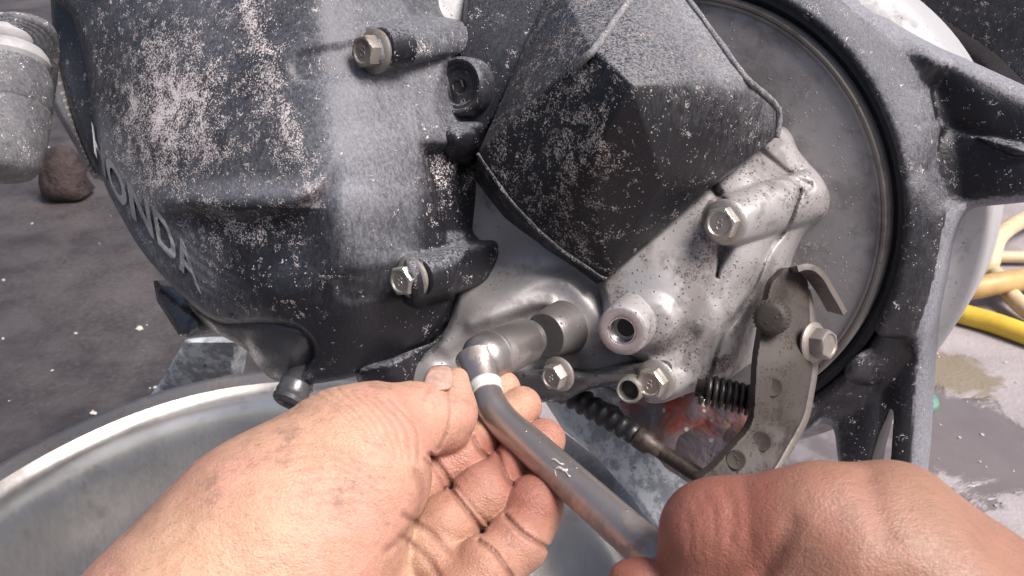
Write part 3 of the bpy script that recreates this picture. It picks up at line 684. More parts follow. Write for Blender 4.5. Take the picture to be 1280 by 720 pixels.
# --- silver gear case ----------------------------------------------------------------
gc_pts = [(757, 350, .276), (828, 280, .275), (900, 225, .276), (970, 172, .279), (1000, 200, .284), (1035, 245, .2885), (1030, 275, .2905), (905, 275, .2655), (900, 320, .2665), (860, 370, .2655), (820, 330, .2685), (800, 420, .268), (840, 490, .2720), (800, 500, .275), (950, 330, .2755), (930, 400, .279), (880, 430, .2710), (905, 465, .2835), (970, 300, .281), (985, 330, .290), (960, 380, .291), (870, 470, .275), (950, 260, .270)]
gc_f = tps(gc_pts)
seam = catmull([(1000, 238), (985, 280), (962, 312), (945, 352), (928, 385), (905, 415), (893, 445), (882, 492)], 6)
def gc_depth(x, y):
    d = gc_f(x, y)
    D, nr = pldist(x, y, seam); nr = nr.reshape(np.shape(x) + (2,)); d = d + .0030 * np.exp(-(D / 3.2) ** 2)
    D, _ = pldist(x, y, np.array([(912, 275), (1015, 244)])); d = d - .010 * np.sqrt(np.clip(1 - (D / 34.) ** 2, 0, 1)) * (1 - sstep(28, 40, D)) * .8
    D, _ = pldist(x, y, catmull([(905, 305), (898, 335), (886, 372), (860, 420), (848, 455)], 6)); side = np.where(x > np.interp(y, [300, 335, 372, 420, 455], [905, 898, 886, 860, 848]), 1, 0)
    d = d + .0028 * np.exp(-(D / 14) ** 2) 
    D, _ = pldist(x, y, np.array([(792, 408), (812, 404)])); d = d - .0022 * (1 - sstep(24, 44, D))
    D, _ = pldist(x, y, np.array([(906, 296), (896, 345)])); d = d + .0058 * np.exp(-(D / (9 - 7 * sstep(300, 345, y))) ** 2)
    D, _ = pldist(x, y, np.array([(886, 228), (902, 252)])); d = d + .005 * np.exp(-(D / 6) ** 2)
    D, _ = pldist(x, y, catmull([(808, 448), (838, 440), (862, 420)], 5)); d = d + .0026 * np.exp(-(D / 14) ** 2)
    D, _ = pldist(x, y, catmull([(940, 180), (985, 218), (1012, 232)], 5)); d = d + .0022 * np.exp(-(D / 5) ** 2)
    return d
def gear_dirt(x, y):
    g = lambda cx, cy, a, b, k: k * np.exp(-(((x - cx) / a) ** 2 + ((y - cy) / b) ** 2))
    return g(878, 315, 28, 50, 1.) + g(830, 430, 40, 26, 1.1) + g(770, 360, 22, 18, .9) + g(900, 250, 22, 16, .9) + g(900, 460, 30, 30, .7) + g(800, 480, 30, 14, .6) + g(970, 215, 30, 30, .5)
gear = relief_obj('gear_case', [(750, 345), (800, 300), (850, 255), (900, 215), (940, 175), (972, 160), (1000, 190), (1022, 214), (1038, 245), (1032, 272), (1008, 290), (990, 320), (976, 352), (950, 388), (934, 412), (926, 440), (918, 466), (896, 482), (860, 492), (830, 503), (806, 500), (812, 470), (800, 452), (770, 438), (754, 415), (752, 380)], gc_depth, M['gear'], sc_root, step=1.7, back=.03, axis=AX, edge=(13, .009), dirt=gear_dirt)
hexbolt('case_bolt', 899, 280, .2555, unit([-.58, -.18, .8]), 22, M['bolt'], gear, h=.75)
dax = unit([-.42, -.22, .88])
cyl('drain_boss', [(0, -19), (18.5, -19), (18.5, -2), (19, -1.0), (19.5, -1.2), (28, -1.2), (31, -2.5), (32.5, -5), (33.5, -20), (36, -60), (0, -60)], 777, 414, .2600, dax, M['gear'], gear)
cyl('machined_face', [(18.7, -2), (18.7, -.2), (19.5, .3), (28.5, .3), (29.5, -.3), (29.5, -2)], 777, 414, .2600, dax, M['face'], gear)
k = PXR(1, .258); u_, v_, a_ = basis(dirw(dax)); hp = []
for t in np.linspace(0, 2 * np.pi * 5, 160): hp.append(P(777, 414, .260) + 17.6 * k * (math.cos(t) * u_ + math.sin(t) * v_) + a_ * (-18.5 + 17.5 * t / (10 * np.pi)) * k)
mesh('hole_thread', *tube(np.array(hp), 1.7 * k, 6), M['thread'], gear)
cyl('hole_floor', [(0, -18.2), (12, -18.2), (12, -18.9), (0, -18.9)], 777, 414, .2600, dax, M['hole'], gear)
hexbolt('case_bolt', 811, 481, .2610, unit([-.55, -.2, .8]), 20, M['bolt'], gear, h=.85)
cyl('dowel_ring', [(13, -12), (13, 1), (14.5, 2), (16.5, 1), (17.5, -3), (17.5, -14)], 786, 488, .2640, unit([-.5, -.2, .84]), M['bolt'], gear)
cyl('hole_floor', [(0, 0), (13.5, 0), (13.5, -1), (0, -1)], 788, 488, .2665, unit([-.5, -.2, .84]), M['hole'], gear)

# --- brake plate and wheel --------------------------------------------------------------
WC = pd(834, 268, .33); E1 = unit(np.array([1., 0, 0]) - AX[0] * AX); E2 = np.cross(AX, E1); WCW = c2w(WC)
def wf(u, v, w_): return c2w(WC + np.asarray(u)[..., None] * E1 + np.asarray(v)[..., None] * E2 + np.asarray(w_)[..., None] * AX)
mesh('brake_plate', *lathe([(0, .004), (.05, .004), (.09, .0015), (.0965, .0008), (.0975, .0022), (.1005, .0024), (.1015, .0008), (.1017, -.02), (0, -.02)], WCW, AXW, 128), M['plate'], sc_root, autosmooth=35)
mesh('plate_rim', *lathe([(.0985, -.004), (.0985, .0024), (.0992, .0032), (.1002, .0032), (.1010, .0024), (.1010, -.004)], WCW, AXW, 128, True), M['armedge'], sc_root, autosmooth=35)
wheel = empty('wheel_assembly', tuple(WCW), 'x', 'x'); del wheel['label']; del wheel['category']; wheel.name = 'wheel'; ROOTLOC[wheel.name] = ROOTLOC['scooter'].copy()
wheel.parent = sc_root; wheel.location = (0, 0, 0)
def wheel_hub():
    h = .0013; lo = np.array([-.05, -.19, -.05]); hi = np.array([.20, .16, .012])
    F = Field(lo, hi, h); X, Y, Z = np.meshgrid(*F.ax, indexing='ij', sparse=True)
    r = np.hypot(X, Y)
    def cap2(a, ra, b, rb):
        ax, ay = a; bx, by = b; dx, dy = bx - ax, by - ay; t = np.clip(((X - ax) * dx + (Y - ay) * dy) / (dx * dx + dy * dy), 0, 1)
        return np.hypot(X - ax - t * dx, Y - ay - t * dy) - (ra + (rb - ra) * t)
    def poly(pl):
        gx, gy = np.meshgrid(F.ax[0], F.ax[1], indexing='ij'); D, _ = pldist(gx, gy, np.array(pl), True); ins = inside(gx, gy, np.array(pl)); return np.where(ins, -D, D)[..., None]
    ring = np.abs(r - .1135) - .0075
    sA = poly([(.085, .085), (.114, .073), (.142, .060), (.2, .037), (.25, .02), (.25, .0), (.2, .013), (.148, .017), (.124, .012), (.10, -.01), (.08, .03)])
    sB = poly([(.112, .02), (.1150, -.01), (.1185, -.05), (.1215, -.10), (.124, -.25), (.094, -.25), (.0885, -.12), (.080, -.085), (.06, -.09), (.08, -.04)])
    d2 = smin(smin(ring, sA, .012), sB, .012)
    d2 = np.maximum(d2, .1065 - r)
    zt = .0065 - .75 * np.clip(r - .1085, 0, .0165) - .06 * np.clip(r - .125, 0, 1) + .004 * sstep(.12, .14, r)                      # faces lean back slightly outwards
    zb = -.042
    dz = np.maximum(Z - zt, zb - Z)
    rd = .006
    f = np.minimum(np.maximum(d2 + rd, dz + rd), 0) + np.sqrt(np.maximum(d2 + rd, 0) ** 2 + np.maximum(dz + rd, 0) ** 2) - rd
    # sunk pockets in the spokes
    p1 = poly([(.110, .060), (.114, .066), (.122, .064), (.150, .051), (.19, .037), (.150, .041), (.124, .047), (.113, .050)]) - .002
    p2 = poly([(.116, .040), (.140, .032), (.175, .030), (.2, .024), (.16, .0215), (.135, .019), (.122, .020), (.114, .030)]) - .002
    p3 = poly([(.1010, -.046), (.1100, -.046), (.1150, -.075), (.1170, -.14), (.110, -.14), (.106, -.075)]) - .002
    p4 = poly([(.078, -.074), (.086, -.066), (.100, -.074), (.1035, -.14), (.093, -.14), (.090, -.11)]) - .002
    for p_, dep in ((p1, .013), (p2, .011), (p3, .009), (p4, .006)):
        c = np.maximum(p_, (zt - dep) - Z); f = -smin(-f, c, .011)
    slot = poly([(.1015, -.108), (.1035, -.092), (.1065, -.079), (.1085, -.079), (.1095, -.10), (.109, -.2), (.1015, -.2)])
    f = np.maximum(f, -slot)
    f = np.maximum(f, .1065 - r)
    F.f = f.astype(np.float32); V, Fc = F.mesh()
    gi = np.clip(((V - F.lo) / F.h).round().astype(int), 0, F.n - 1); dd = d2[gi[:, 0], gi[:, 1], 0]; rv = np.hypot(V[:, 0], V[:, 1])
    du = (.15 + .85 * sstep(-.02, .07, V[:, 1])) * (rv < .1235) * sstep(.1085, .111, rv) * (V[:, 2] > -.012) + 2.2 * sstep(-.005, -.002, dd) * (V[:, 2] < -.004) * (rv > .112)  # dust, plus painted light on the upper ring and spoke walls
    ndx = np.where(V[:, 2] > -.012, 1, 0) * sstep(-.016, -.006, dd) * .3
    du = np.maximum(du, ndx)
    mesh('spoked_hub', wf(V[:, 0], V[:, 1], V[:, 2]), Fc, M['wheel'], wheel, attrs={'dust': du})
wheel_hub()
mesh('hub_barrel', *lathe([(.108, -.012), (.1235, -.026), (.1275, -.0345), (.1300, -.037), (.1310, -.045), (.1300, -.075), (.1285, -.105), (.120, -.112), (0, -.112), (0, -.03), (.10, -.03), (.106, -.012)], WCW, AXW, 128), M['barrel'], wheel, autosmooth=40)
mesh('drum_wall', *lathe([(.1022, -.03), (.1022, -.004), (.1040, -.0025), (.1068, -.0025), (.1072, -.004), (.1072, -.03)], WCW, AXW, 128, True), M['rubber'], wheel, autosmooth=35)
relief_obj('mudguard', [(1110, -60), (1300, -60), (1320, 130), (1240, 70), (1180, 30), (1140, 0)], tps([(1110, -60, .40), (1320, -60, .38), (1320, 130, .40), (1180, 30, .41)]), M['bracket'], sc_root, back=.02, edge=(6, .004))

# --- brake arm --------------------------------------------------------------------------
arm_d = tps([(990, 335, .272), (960, 400, .262), (1000, 440, .261), (970, 520, .256), (930, 560, .250), (895, 590, .243), (1045, 390, .283), (900, 620, .243), (950, 600, .247)])
def rounded(pts, n=5, r=.22):
    pts = np.asarray(pts, float); out = []
    for i in range(len(pts)):
        p0, p1, p2 = pts[i - 1], pts[i], pts[(i + 1) % len(pts)]; a = p1 + (p0 - p1) * r; c = p1 + (p2 - p1) * r
        for t in np.linspace(0, 1, n): out.append((1 - t) ** 2 * a + 2 * t * (1 - t) * p1 + t * t * c)
    return np.array(out)
brake = relief_obj('brake_arm', rounded([(962, 352), (980, 334), (1000, 336), (1010, 350), (1013, 400), (1017, 462), (1006, 522), (966, 592), (930, 622), (880, 622), (868, 600), (890, 584), (940, 530), (944, 450), (952, 400)]), arm_d, M['arm'], sc_root, step=1.4, back=.005, edge=(4, .0016), smooth_outline=False)
relief_obj('arm_edge', rounded([(1008, 348), (1016, 372), (1020, 410), (1023, 464), (1012, 526), (974, 594), (946, 614), (948, 606), (996, 530), (1009, 462), (1010, 400)]), lambda x, y: arm_d(x, y) + .0012, M['armedge'], brake, step=2., back=.006, edge=(3, .0012), smooth_outline=False)
hk = catmull([pd(992, 337, .2690), pd(1001, 335, .2692), pd(1010, 337, .2700), pd(1018, 343, .2715), pd(1027, 356, .275), pd(1038, 374, .278), pd(1046, 389, .281)], 8)
T_, U_, W_ = frames(hk); V = []; 
for i in range(len(hk)):
    zz = np.array([.25, .1, .96]); zz = unit(zz - (zz @ T_[i]) * T_[i]); nn = np.cross(T_[i], zz); ww = PXR(4, .272); tt = .0042
    V += [hk[i] + nn * ww + zz * tt, hk[i] - nn * ww + zz * tt, hk[i] - nn * ww - zz * tt, hk[i] + nn * ww - zz * tt]
Fc = [[i * 4 + j, i * 4 + (j + 1) % 4, (i + 1) * 4 + (j + 1) % 4, (i + 1) * 4 + j] for i in range(len(hk) - 1) for j in range(4)] + [[3, 2, 1, 0], [4 * (len(hk) - 1) + j for j in range(4)]]
mesh('arm_hook', c2w(np.array(V)), Fc, M['armedge'], brake, bevel=(.0008, 2), autosmooth=40)
# splined camshaft end
cs = unit([-.45, -.1, .88]); kk = PXR(1, .258); prof = []
th = np.linspace(0, 2 * np.pi, 96, endpoint=False); u_, v_, a_ = basis(dirw(cs)); rings = []
for rr, hh, tooth in ((0, 4, 0), (14, 4, 0), (17, 3, 0), (20, 0, 0), (22.5, -3, 1), (23, -22, 1)):
    R_ = rr - tooth * 1.8 * (np.sign(np.sin(th * 24)) > 0); rings.append(P(963, 398, .2545) + kk * (R_[:, None] * (np.cos(th)[:, None] * u_ + np.sin(th)[:, None] * v_) + a_ * hh))
mesh('splined_shaft', np.concatenate(rings), [[i * 96 + j, i * 96 + (j + 1) % 96, (i + 1) * 96 + (j + 1) % 96, (i + 1) * 96 + j] for i in range(5) for j in range(96)], M['arm'], brake, autosmooth=30)
hexbolt('clamp_bolt', 1038, 431, .2600, unit([.62, -.05, .78]), 20, M['bolt_dull'], brake, h=1.0, mark=False)
for x, y, d_ in ((966, 484, .2555), (952, 552, .2515), (920, 575, .2450)):
    kx = PXR(1, d_); mesh('dimple_ring', *lathe([(9, -2), (10, 1.), (12, 1.2), (13, -2)], (0, 0, 0), (0, 0, 1), 32, True), M['arm'], brake) if False else cyl('dimple_ring', [(0, .5), (9, .5), (10, .9), (11.5, .9), (12.5, -3), (0, -3)], x, y, d_ , unit([-.25, .1, .95]), M['arm'], brake, 32)
# return spring and cable
def coil(p0, p1, r, turns, wire, n=14):
    p0, p1 = np.array(p0), np.array(p1); u, v, a = basis(p1 - p0); t = np.linspace(0, 1, int(turns * n))
    pth = p0 + t[:, None] * (p1 - p0) + r * (np.cos(2 * np.pi * turns * t)[:, None] * u + np.sin(2 * np.pi * turns * t)[:, None] * v); return tube(pth, wire, 8)
mesh('return_spring', *join([coil(P(878, 486, .272), P(965, 508, .268), PXR(17, .27), 10.5, PXR(3.6, .27)), tube(np.array([P(870, 484, .272), P(965, 508, .268)]), PXR(12, .27), 16)]), M['spring'], sc_root)
cable = empty('brake_cable', tuple(P(715, 496, .33)), 'x', 'x'); del cable['label']; del cable['category']; ROOTLOC[cable.name] = ROOTLOC['scooter'].copy(); cable.parent = sc_root; cable.location = (0, 0, 0)
cp = np.array([P(690, 478, .300), P(803, 549, .282)]); ca = unit(cp[1] - cp[0]); L = np.linalg.norm(cp[1] - cp[0]); kb = PXR(1, .288); pr = [(0, 0), (14 * kb, 0)]
for i in range(9):
    b0 = L * (i / 9.5 + .02); pr += [(15 * kb - i * .25 * kb, b0), (18.5 * kb - i * .6 * kb, b0 + L * .03), (18.5 * kb - i * .6 * kb, b0 + L * .055), (14 * kb - i * .5 * kb, b0 + L * .085)]
pr += [(9 * kb, L), (0, L)]
mesh('bellows', *lathe(pr, cp[0], ca, 32), M['rubber'], cable)
cp2 = np.array([P(796, 545, .283), P(828, 565, .278)]); L2 = np.linalg.norm(cp2[1] - cp2[0])
mesh('ferrule', *lathe([(0, 0), (13 * kb, 0), (14 * kb, .1 * L2), (14 * kb, .5 * L2), (10 * kb, .6 * L2), (9.5 * kb, L2), (0, L2)], cp2[0], cp2[1] - cp2[0], 24), M['rod'], cable)
e0, e1 = P(826, 564, .2785), P(900, 612, .266); Lr = np.linalg.norm(e1 - e0); pr = [(0, 0)]
for i in range(34): pr += [(10 * kb, Lr * i / 34), (8.3 * kb, Lr * (i + .5) / 34)]
mesh('threaded_rod', *lathe(pr + [(0, Lr)], e0, e1 - e0, 20), M['rod'], cable)

# ------------------------------------------------------------------ things under and behind
relief_obj('stand_leg', [(160, 530), (200, 478), (232, 424), (300, 422), (292, 470), (276, 530)], tps([(160, 530, .70), (232, 424, .62), (300, 422, .61), (276, 530, .69), (250, 470, .645)]), M['galv'], sc_root, back=.03, edge=(6, .006), smooth_outline=False)
relief_obj('stand_leg', [(690, 470), (800, 480), (830, 540), (900, 610), (960, 700), (860, 720), (818, 664), (790, 622), (760, 587), (735, 562), (704, 538), (680, 500)], tps([(690, 480, .372), (800, 480, .358), (900, 610, .335), (860, 700, .34), (740, 560, .362)]), M['galv'], sc_root, back=.02, edge=(6, .004), smooth_outline=False)
# red wet sheet on the floor
rp = [(770, 505), (815, 480), (880, 470), (945, 490), (946, 518), (934, 548), (905, 592), (870, 610), (832, 585), (806, 552)]
def red_d(x, y): return .318 - .00016 * (x - 860) - .0001 * (y - 540) + .0022 * np.sin(x / 17. + y / 29.) + .0015 * np.sin(y / 13. - x / 31.)
tag(relief_obj('plastic_sheet', rp, red_d, M['red'], None, back=.0015, edge=(3, .001), smooth_outline=False), 'wet red plastic sheet with bubbles hanging behind the ribbed cable below the gear case', 'plastic sheet')
def hose(name, pts, r, mat, label, lift=None):
    pts = np.array([onz(x, y, z) for x, y, z in pts]); tag(mesh(name, *tube(catmull(pts, 10), r, 18), mat), label, 'hose', group='hoses lying on the floor at right')
hose('hose', [(1130, 360, .012), (1190, 388, .012), (1240, 403, .012), (1300, 424, .012), (1380, 450, .012)], .0125, M['hose_yellow'], 'bright yellow hose lying lowest on the floor beside the wheel hub')
hose('hose', [(1225, 345, .012), (1238, 328, .03), (1246, 300, .045), (1266, 282, .04), (1300, 268, .03), (1360, 262, .02)], .0115, M['hose_beige'], 'beige hose curling upward in a loop at the right edge')
hose('hose', [(1160, 362, .015), (1210, 361, .03), (1260, 352, .034), (1320, 345, .02)], .014, M['hose_tan'], 'thick tan hose lying across the floor above the yellow hose')
hose('hose', [(1205, 330, .01), (1240, 340, .02), (1260, 365, .02), (1290, 392, .015), (1350, 420, .012)], .0105, M['hose_beige'], 'beige hose running down across the tan hose and behind it')
hose('hose', [(1200, 322, .01), (1255, 321, .012), (1320, 322, .012)], .008, M['hose_beige'], 'thin pale hose lying behind the other hoses')
# brown lump on the floor
c = onz(86, 246, .0); V, Fc = lathe([(0, 0), (.028, 0), (.036, .01), (.037, .03), (.033, .055), (.026, .075), (.012, .085), (0, .086)], c, (0.05, 0, 1), 28)
V = V + np.stack([.006 * np.sin(V[:, 2] * 130 + V[:, 0] * 90), .006 * np.cos(V[:, 2] * 110 + V[:, 1] * 120), 0 * V[:, 0]], 1)
tag(mesh('rag_bundle', V, Fc, M['rag']), 'dark brown bundled rag standing on the floor behind the muddy boot', 'rag')
c = onz(1154, 503, .01); tag(mesh('bottle_cap', *lathe([(0, -.008), (.012, -.008), (.014, -.005), (.014, .005), (.012, .008), (0, .008)], c, (.2, -.3, 1), 24), M['green'], autosmooth=40), 'small green cap lying by the puddle beside the wheel spoke', 'cap')

# ------------------------------------------------------------------ wrench
wr = empty('socket_wrench', tuple(P(640, 440, .256)), 'steel L-shaped socket wrench with white band, held between both hands', 'wrench')
k2 = PXR(1, .255)
mesh('socket', *lathe([(0, -95 * k2), (20 * k2, -95 * k2), (24 * k2, -93 * k2), (24 * k2, -80 * k2), (29 * k2, -78 * k2), (30.5 * k2, -76 * k2), (30.5 * k2, -20 * k2), (30 * k2, -15 * k2), (31 * k2, -14 * k2), (31 * k2, -10 * k2), (30 * k2, -9 * k2), (30 * k2, 4 * k2), (29 * k2, 13 * k2), (25 * k2, 20 * k2), (17 * k2, 25 * k2), (8 * k2, 27.5 * k2), (0, 28 * k2)], P(609, 446, .2490), AXW, 64), M['chrome'], wr, autosmooth=40)
hp = [pd(598, 448, .2470), pd(601, 465, .2438), pd(608, 488, .2390), pd(616, 509, .2345), pd(632, 530, .2300)]
hp = catmull(np.array(hp + [hp[-1] + (pd(830, 706, .1880) - hp[-1]) * t for t in (.18, .4, .65, 1., 1.4)]), 10)
rad = np.interp(np.linspace(0, 9, len(hp)), [0, 1, 2, 3, 4, 9], [PXR(29, .247), PXR(24, .2438), PXR(18.5, .239), PXR(20.5, .2345), PXR(21.5, .230), PXR(21.5, .230) * 1.07])
mesh('handle', *tube(c2w(hp), rad, 32), M['pipe'], wr)
bp = c2w(hp[17:26]); br = rad[17:26] + .0004
mesh('paint_band', *tube(bp[:6], br[:6], 32), M['band'], wr)
gp = c2w(hp[80:]); mesh('grip_sleeve', *tube(gp, rad[80:] + .0011, 32), M['chrome'], wr)
# paint chips on the handle
chips = []
for (x, y, a, l, wd) in ((697, 577, .42, 9, 1.3), (702, 586, .15, 8, 2.2), (694, 591, 1.2, 5, 1.2), (709, 592, .7, 6, 1.5)):
    i = np.argmin(np.hypot(640 + FPX * hp[:, 0] / -hp[:, 2] - x, 360 - FPX * hp[:, 1] / -hp[:, 2] - y)); dc = -hp[i, 2] / S - rad[i] / S
    q = np.linspace(-1, 1, 9); cx, cy = x + q * l * math.cos(a), y + q * l * math.sin(a) + 1.2 * np.sin(q * 4)
    for s0, V_ in ((1, None),):
        wdv = wd * np.sqrt(np.clip(1 - q * q, 0.02, 1)); top = np.stack([cx, cy - wdv], 1); bot = np.stack([cx, cy + wdv], 1)
        def on(pp, off):
            out = []
            for px_, py_ in pp:
                ray = np.array([(px_ - 640) / FPX, (360 - py_) / FPX, -1.]); ax_ = unit(hp[i + 1] - hp[i - 1]); o_ = -hp[i]
                dd = ray - (ray @ ax_) * ax_; oo = o_ - (o_ @ ax_) * ax_; A_, B_, C_ = dd @ dd, 2 * dd @ oo, oo @ oo - (rad[i] + off) ** 2; disc = max(B_ * B_ - 4 * A_ * C_, 0); out.append(ray * (-B_ - math.sqrt(disc)) / (2 * A_))
            return np.array(out)
        tt, bb, tu, bu = on(top, .0003), on(bot, .0003), on(top, -.0006), on(bot, -.0006); n9 = 9
        chips.append((c2w(np.concatenate([tt, bb, tu, bu])), [[j, 9 + j, 10 + j, j + 1] for j in range(8)] + [[j + 1, 19 + j, 18 + j, j] for j in range(8)] + [[9 + j, 27 + j, 28 + j, 10 + j] for j in range(8)]))
mesh('paint_smear', *join(chips), M['smear'], wr)

# ------------------------------------------------------------------ hands
def chain(F, pts, k=.004):
    for a, b in zip(pts[:-1], pts[1:]): F.cap(pd(*a[:3]), PXR(a[3], a[2]), pd(*b[:3]), PXR(b[3], b[2]), k)
def bounds(ch, pad=.012):
    A = np.array([pd(*p[:3]) for c_ in ch for p in c_]); R_ = np.array([PXR(p[3], p[2]) for c_ in ch for p in c_])[:, None]
    return (A - R_).min(0) - pad, (A + R_).max(0) + pad
def left_hand():
    arm = [(195, 845, .185, 148), (250, 785, .188, 138), (335, 672, .196, 118), (432, 576, .206, 93)]
    thumb = [(432, 576, .206, 93), (484, 536, .213, 58), (515, 526, .217, 46), (545, 523, .221, 40), (556, 512, .224, 33)]
    palm = [(380, 720, .210, 105), (470, 740, .218, 85), (560, 790, .209, 70)]
    mid = [(480, 640, .218, 32), (522, 606, .2215, 34), (549, 588, .2250, 31), (576, 570, .2275, 34), (604, 552, .2360, 29), (630, 529, .2400, 29), (652, 508, .2435, 25.5)]
    ring = [(510, 700, .208, 34), (556, 656, .2105, 38), (583, 636, .2145, 35), (606, 618, .2165, 38), (632, 594, .2255, 31), (656, 572, .2295, 32), (680, 550, .2365, 27)]
    lit = [(570, 750, .199, 37), (606, 711, .2025, 41), (630, 693, .2065, 37), (646, 678, .2080, 39), (659, 656, .2130, 35), (666, 634, .2145, 38), (676, 615, .2205, 30)]
    idx = [(500, 570, .228, 30), (570, 530, .241, 27), (628, 486, .2505, 23)]
    lo, hi = bounds([arm, thumb, palm, mid, ring, lit, idx])
    lo[0] = max(lo[0], pd(60, 0, .19)[0]); lo[1] = max(lo[1], pd(0, 810, .19)[1])
    F = Field(lo, hi, .0006)
    chain(F, arm, .012); chain(F, palm, .012)
    # ball of the thumb, side of the wrist
    F.cap(pd(455, 610, .200), PXR(62, .2), pd(400, 690, .195), PXR(78, .195), .02)
    T = F.like(); chain(T, thumb[1:], .004); F.merge(T, .008)
    T = F.like(); T.cap(pd(571, 474, .2265), PXR(15, .226), pd(572, 520, .2235), PXR(17, .223), .004); T.cap(pd(566, 545, .223), PXR(17, .22), pd(572, 515, .224), PXR(18, .22), .004); F.merge(T, .006)
    G = F.like()
    for ch_ in (idx, mid, ring, lit):
        T = F.like(); chain(T, ch_, .0016); G.merge(T, .0004)
    # palm skin folding up before the fingers
    T = F.like(); chain(T, [(500, 660, .2115, 30), (538, 692, .2065, 32), (580, 728, .202, 34)], .004); G.merge(T, .002)
    F.cap(pd(545, 640, .2300), PXR(30, .23), pd(632, 668, .2300), PXR(26, .23), .002); F.cap(pd(560, 600, .2390), PXR(26, .239), pd(640, 600, .2400), PXR(24, .24), .002)
    F.merge(G, .0012)
    GR = ([([(537, 568), (552, 586), (566, 609)], .0013, 3.0), ([(531, 574), (545, 590), (556, 612)], .0007, 2.), ([(563, 612), (582, 636), (603, 664)], .0015, 3.2), ([(570, 607), (590, 632), (610, 655)], .0007, 2.), ([(598, 676), (618, 690), (640, 722)], .0013, 3.2),
               ([(632, 645), (655, 668), (684, 685)], .0013, 3.), ([(622, 566), (630, 590), (640, 606)], .0012, 3.), ([(590, 545), (598, 560), (607, 570)], .0012, 3.),
               ([(556, 480), (562, 505), (560, 535), (548, 562)], .0006, 2.), ([(536, 486), (530, 500)], .0004, 3),
               ([(505, 645), (520, 655), (540, 668), (560, 690)], .0008, 4), ([(500, 672), (530, 694), (548, 720)], .0007, 5), ([(520, 590), (528, 610), (522, 640), (506, 668), (484, 688)], .0007, 5)]
              + [([(390 + 16 * i, 486 + 3.2 * abs(i - 2)), (430 + 15 * i, 512 + 4 * i), (468 + 9 * i, 556 + 4 * i)], .00035, 2.2) for i in range(-1, 7)]
              + [([(345 + 10 * i, 560 + 14 * i), (400 + 12 * i, 556 + 15 * i), (470 + 3 * i, 590 + 14 * i)], .00030, 2.4) for i in range(0, 6)])
    F.grooves(GR)
    V, Fc = F.mesh()
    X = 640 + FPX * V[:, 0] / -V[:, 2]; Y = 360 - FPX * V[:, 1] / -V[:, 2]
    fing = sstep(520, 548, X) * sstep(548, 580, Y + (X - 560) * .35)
    red = .42 * fing + .75 * np.exp(-(((X - 672) / 34) ** 2 + ((Y - 622) / 30) ** 2)) + .55 * np.exp(-(((X - 640) / 26) ** 2 + ((Y - 586) / 26) ** 2)) + .5 * np.exp(-(((X - 610) / 26) ** 2 + ((Y - 550) / 20) ** 2)) + .28 * np.exp(-(((X - 665) / 36) ** 2 + ((Y - 520) / 40) ** 2))  # grimy fingers, with painted shade where thumb and wrench cover them
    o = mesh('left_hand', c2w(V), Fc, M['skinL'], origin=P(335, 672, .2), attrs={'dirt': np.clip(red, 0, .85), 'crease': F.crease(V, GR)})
    tag(o, 'left hand palm up with curled fingers, thumb pressing the wrench at its white band', 'hand')
    # thumb nail
    nl = catmull([(529, 483), (531, 470), (538, 460), (552, 457), (563, 461), (566, 472), (564, 485), (550, 489), (536, 489)], 5, True)
    Vn, Fn, _ = relief(nl, tps([(531, 484, .2168), (540, 459, .2250), (562, 460, .2250), (566, 486, .2168), (548, 473, .2186)]), step=1.5, edge=(4, .0012), back=.003, smooth_outline=False)
    mesh('thumbnail', Vn, Fn, M['nail'], o)
left_hand()
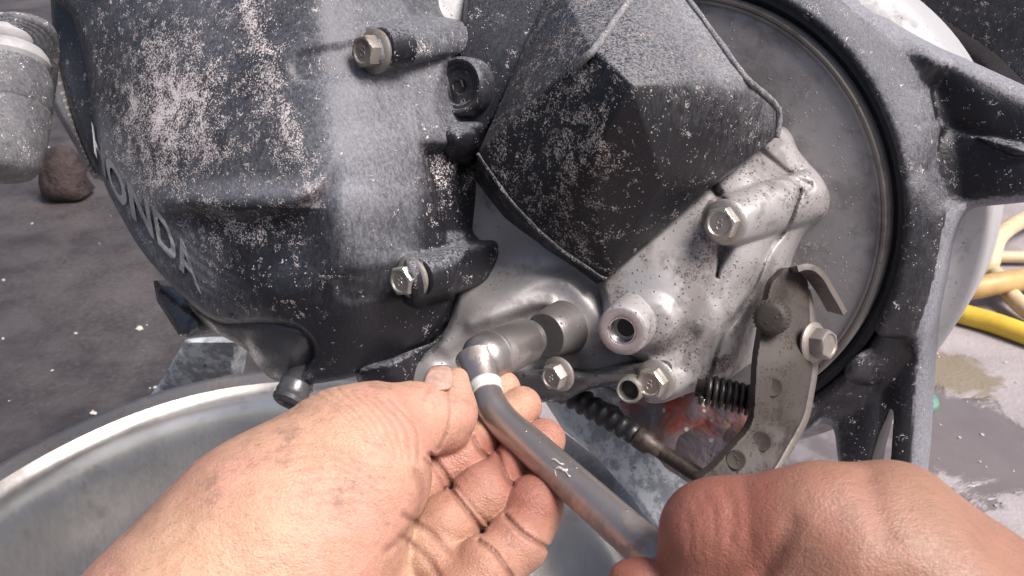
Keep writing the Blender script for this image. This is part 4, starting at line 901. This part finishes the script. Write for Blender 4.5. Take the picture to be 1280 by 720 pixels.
def right_hand():
    arm = [(1010, 660, .166, 66), (1105, 708, .166, 90), (1225, 815, .166, 128), (1400, 940, .166, 150)]
    idx1 = [(1015, 650, .166, 62), (955, 659, .170, 58), (905, 665, .1735, 57), (888, 668, .1745, 57)]
    idx2 = [(892, 668, .174, 60), (880, 720, .176, 52), (860, 775, .180, 46)]
    kn = [(1118, 646, .173, 52), (1168, 708, .172, 66), (1290, 835, .17, 112)]
    mid2 = [(1060, 700, .160, 60), (960, 760, .166, 60)]
    thumb = [(960, 800, .168, 48), (880, 752, .174, 36), (800, 728, .178, 27), (782, 724, .179, 21)]
    lo, hi = bounds([arm[:3], idx1, idx2, kn, thumb]); hi[0] = min(hi[0], pd(1420, 0, .166)[0]); lo[1] = max(lo[1], pd(0, 840, .166)[1])
    F = Field(lo, hi, .0011); chain(F, arm, .012); chain(F, kn, .012); T = F.like(); chain(T, idx1, .006); chain(T, idx2, .006); F.merge(T, .006)
    T = F.like(); chain(T, mid2, .006); F.merge(T, .004); T = F.like(); chain(T, thumb, .004); F.merge(T, .001)
    F.cap(pd(1048, 640, .1690), PXR(44, .169), pd(1075, 690, .163), PXR(44, .163), .012); F.cap(pd(1122, 640, .1700), PXR(42, .17), pd(1150, 700, .163), PXR(44, .163), .012)
    # tendons on the back of the hand
    for x0, y0, x1, y1 in ((1055, 640, 1180, 740), (1125, 635, 1230, 730)): F.cap(pd(x0, y0, .1625 if x0 < 1100 else .164), PXR(16, .163), pd(x1, y1, .152), PXR(14, .152), .010)
    GR = ([([(990, 655), (972, 690), (950, 725)], .0010, 12), ([(905, 612), (915, 640), (912, 680)], .0004, 4), ([(930, 606), (938, 640), (935, 690)], .0003, 4), ([(868, 628), (878, 650), (876, 690)], .0004, 3), ([(880, 618), (892, 645), (890, 690)], .0004, 3), ([(856, 640), (864, 660), (862, 690)], .0004, 3), ([(1084, 600), (1092, 630), (1108, 670)], .0008, 14)])
    F.grooves(GR)
    V, Fc = F.mesh(); X = 640 + FPX * V[:, 0] / -V[:, 2]; Y = 360 - FPX * V[:, 1] / -V[:, 2]
    red = .85 * (1 - sstep(900, 1010, X)) + .15 * (1 - sstep(1000, 1150, X)) + .2 * np.exp(-((X - 960) / 20.) ** 2)  # shade painted on the fist's left, the side away from the sun
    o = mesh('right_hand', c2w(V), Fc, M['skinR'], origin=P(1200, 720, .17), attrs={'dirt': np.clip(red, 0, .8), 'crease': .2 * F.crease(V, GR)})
    tag(o, 'right hand closed as a fist round the lower end of the wrench', 'hand')
right_hand()
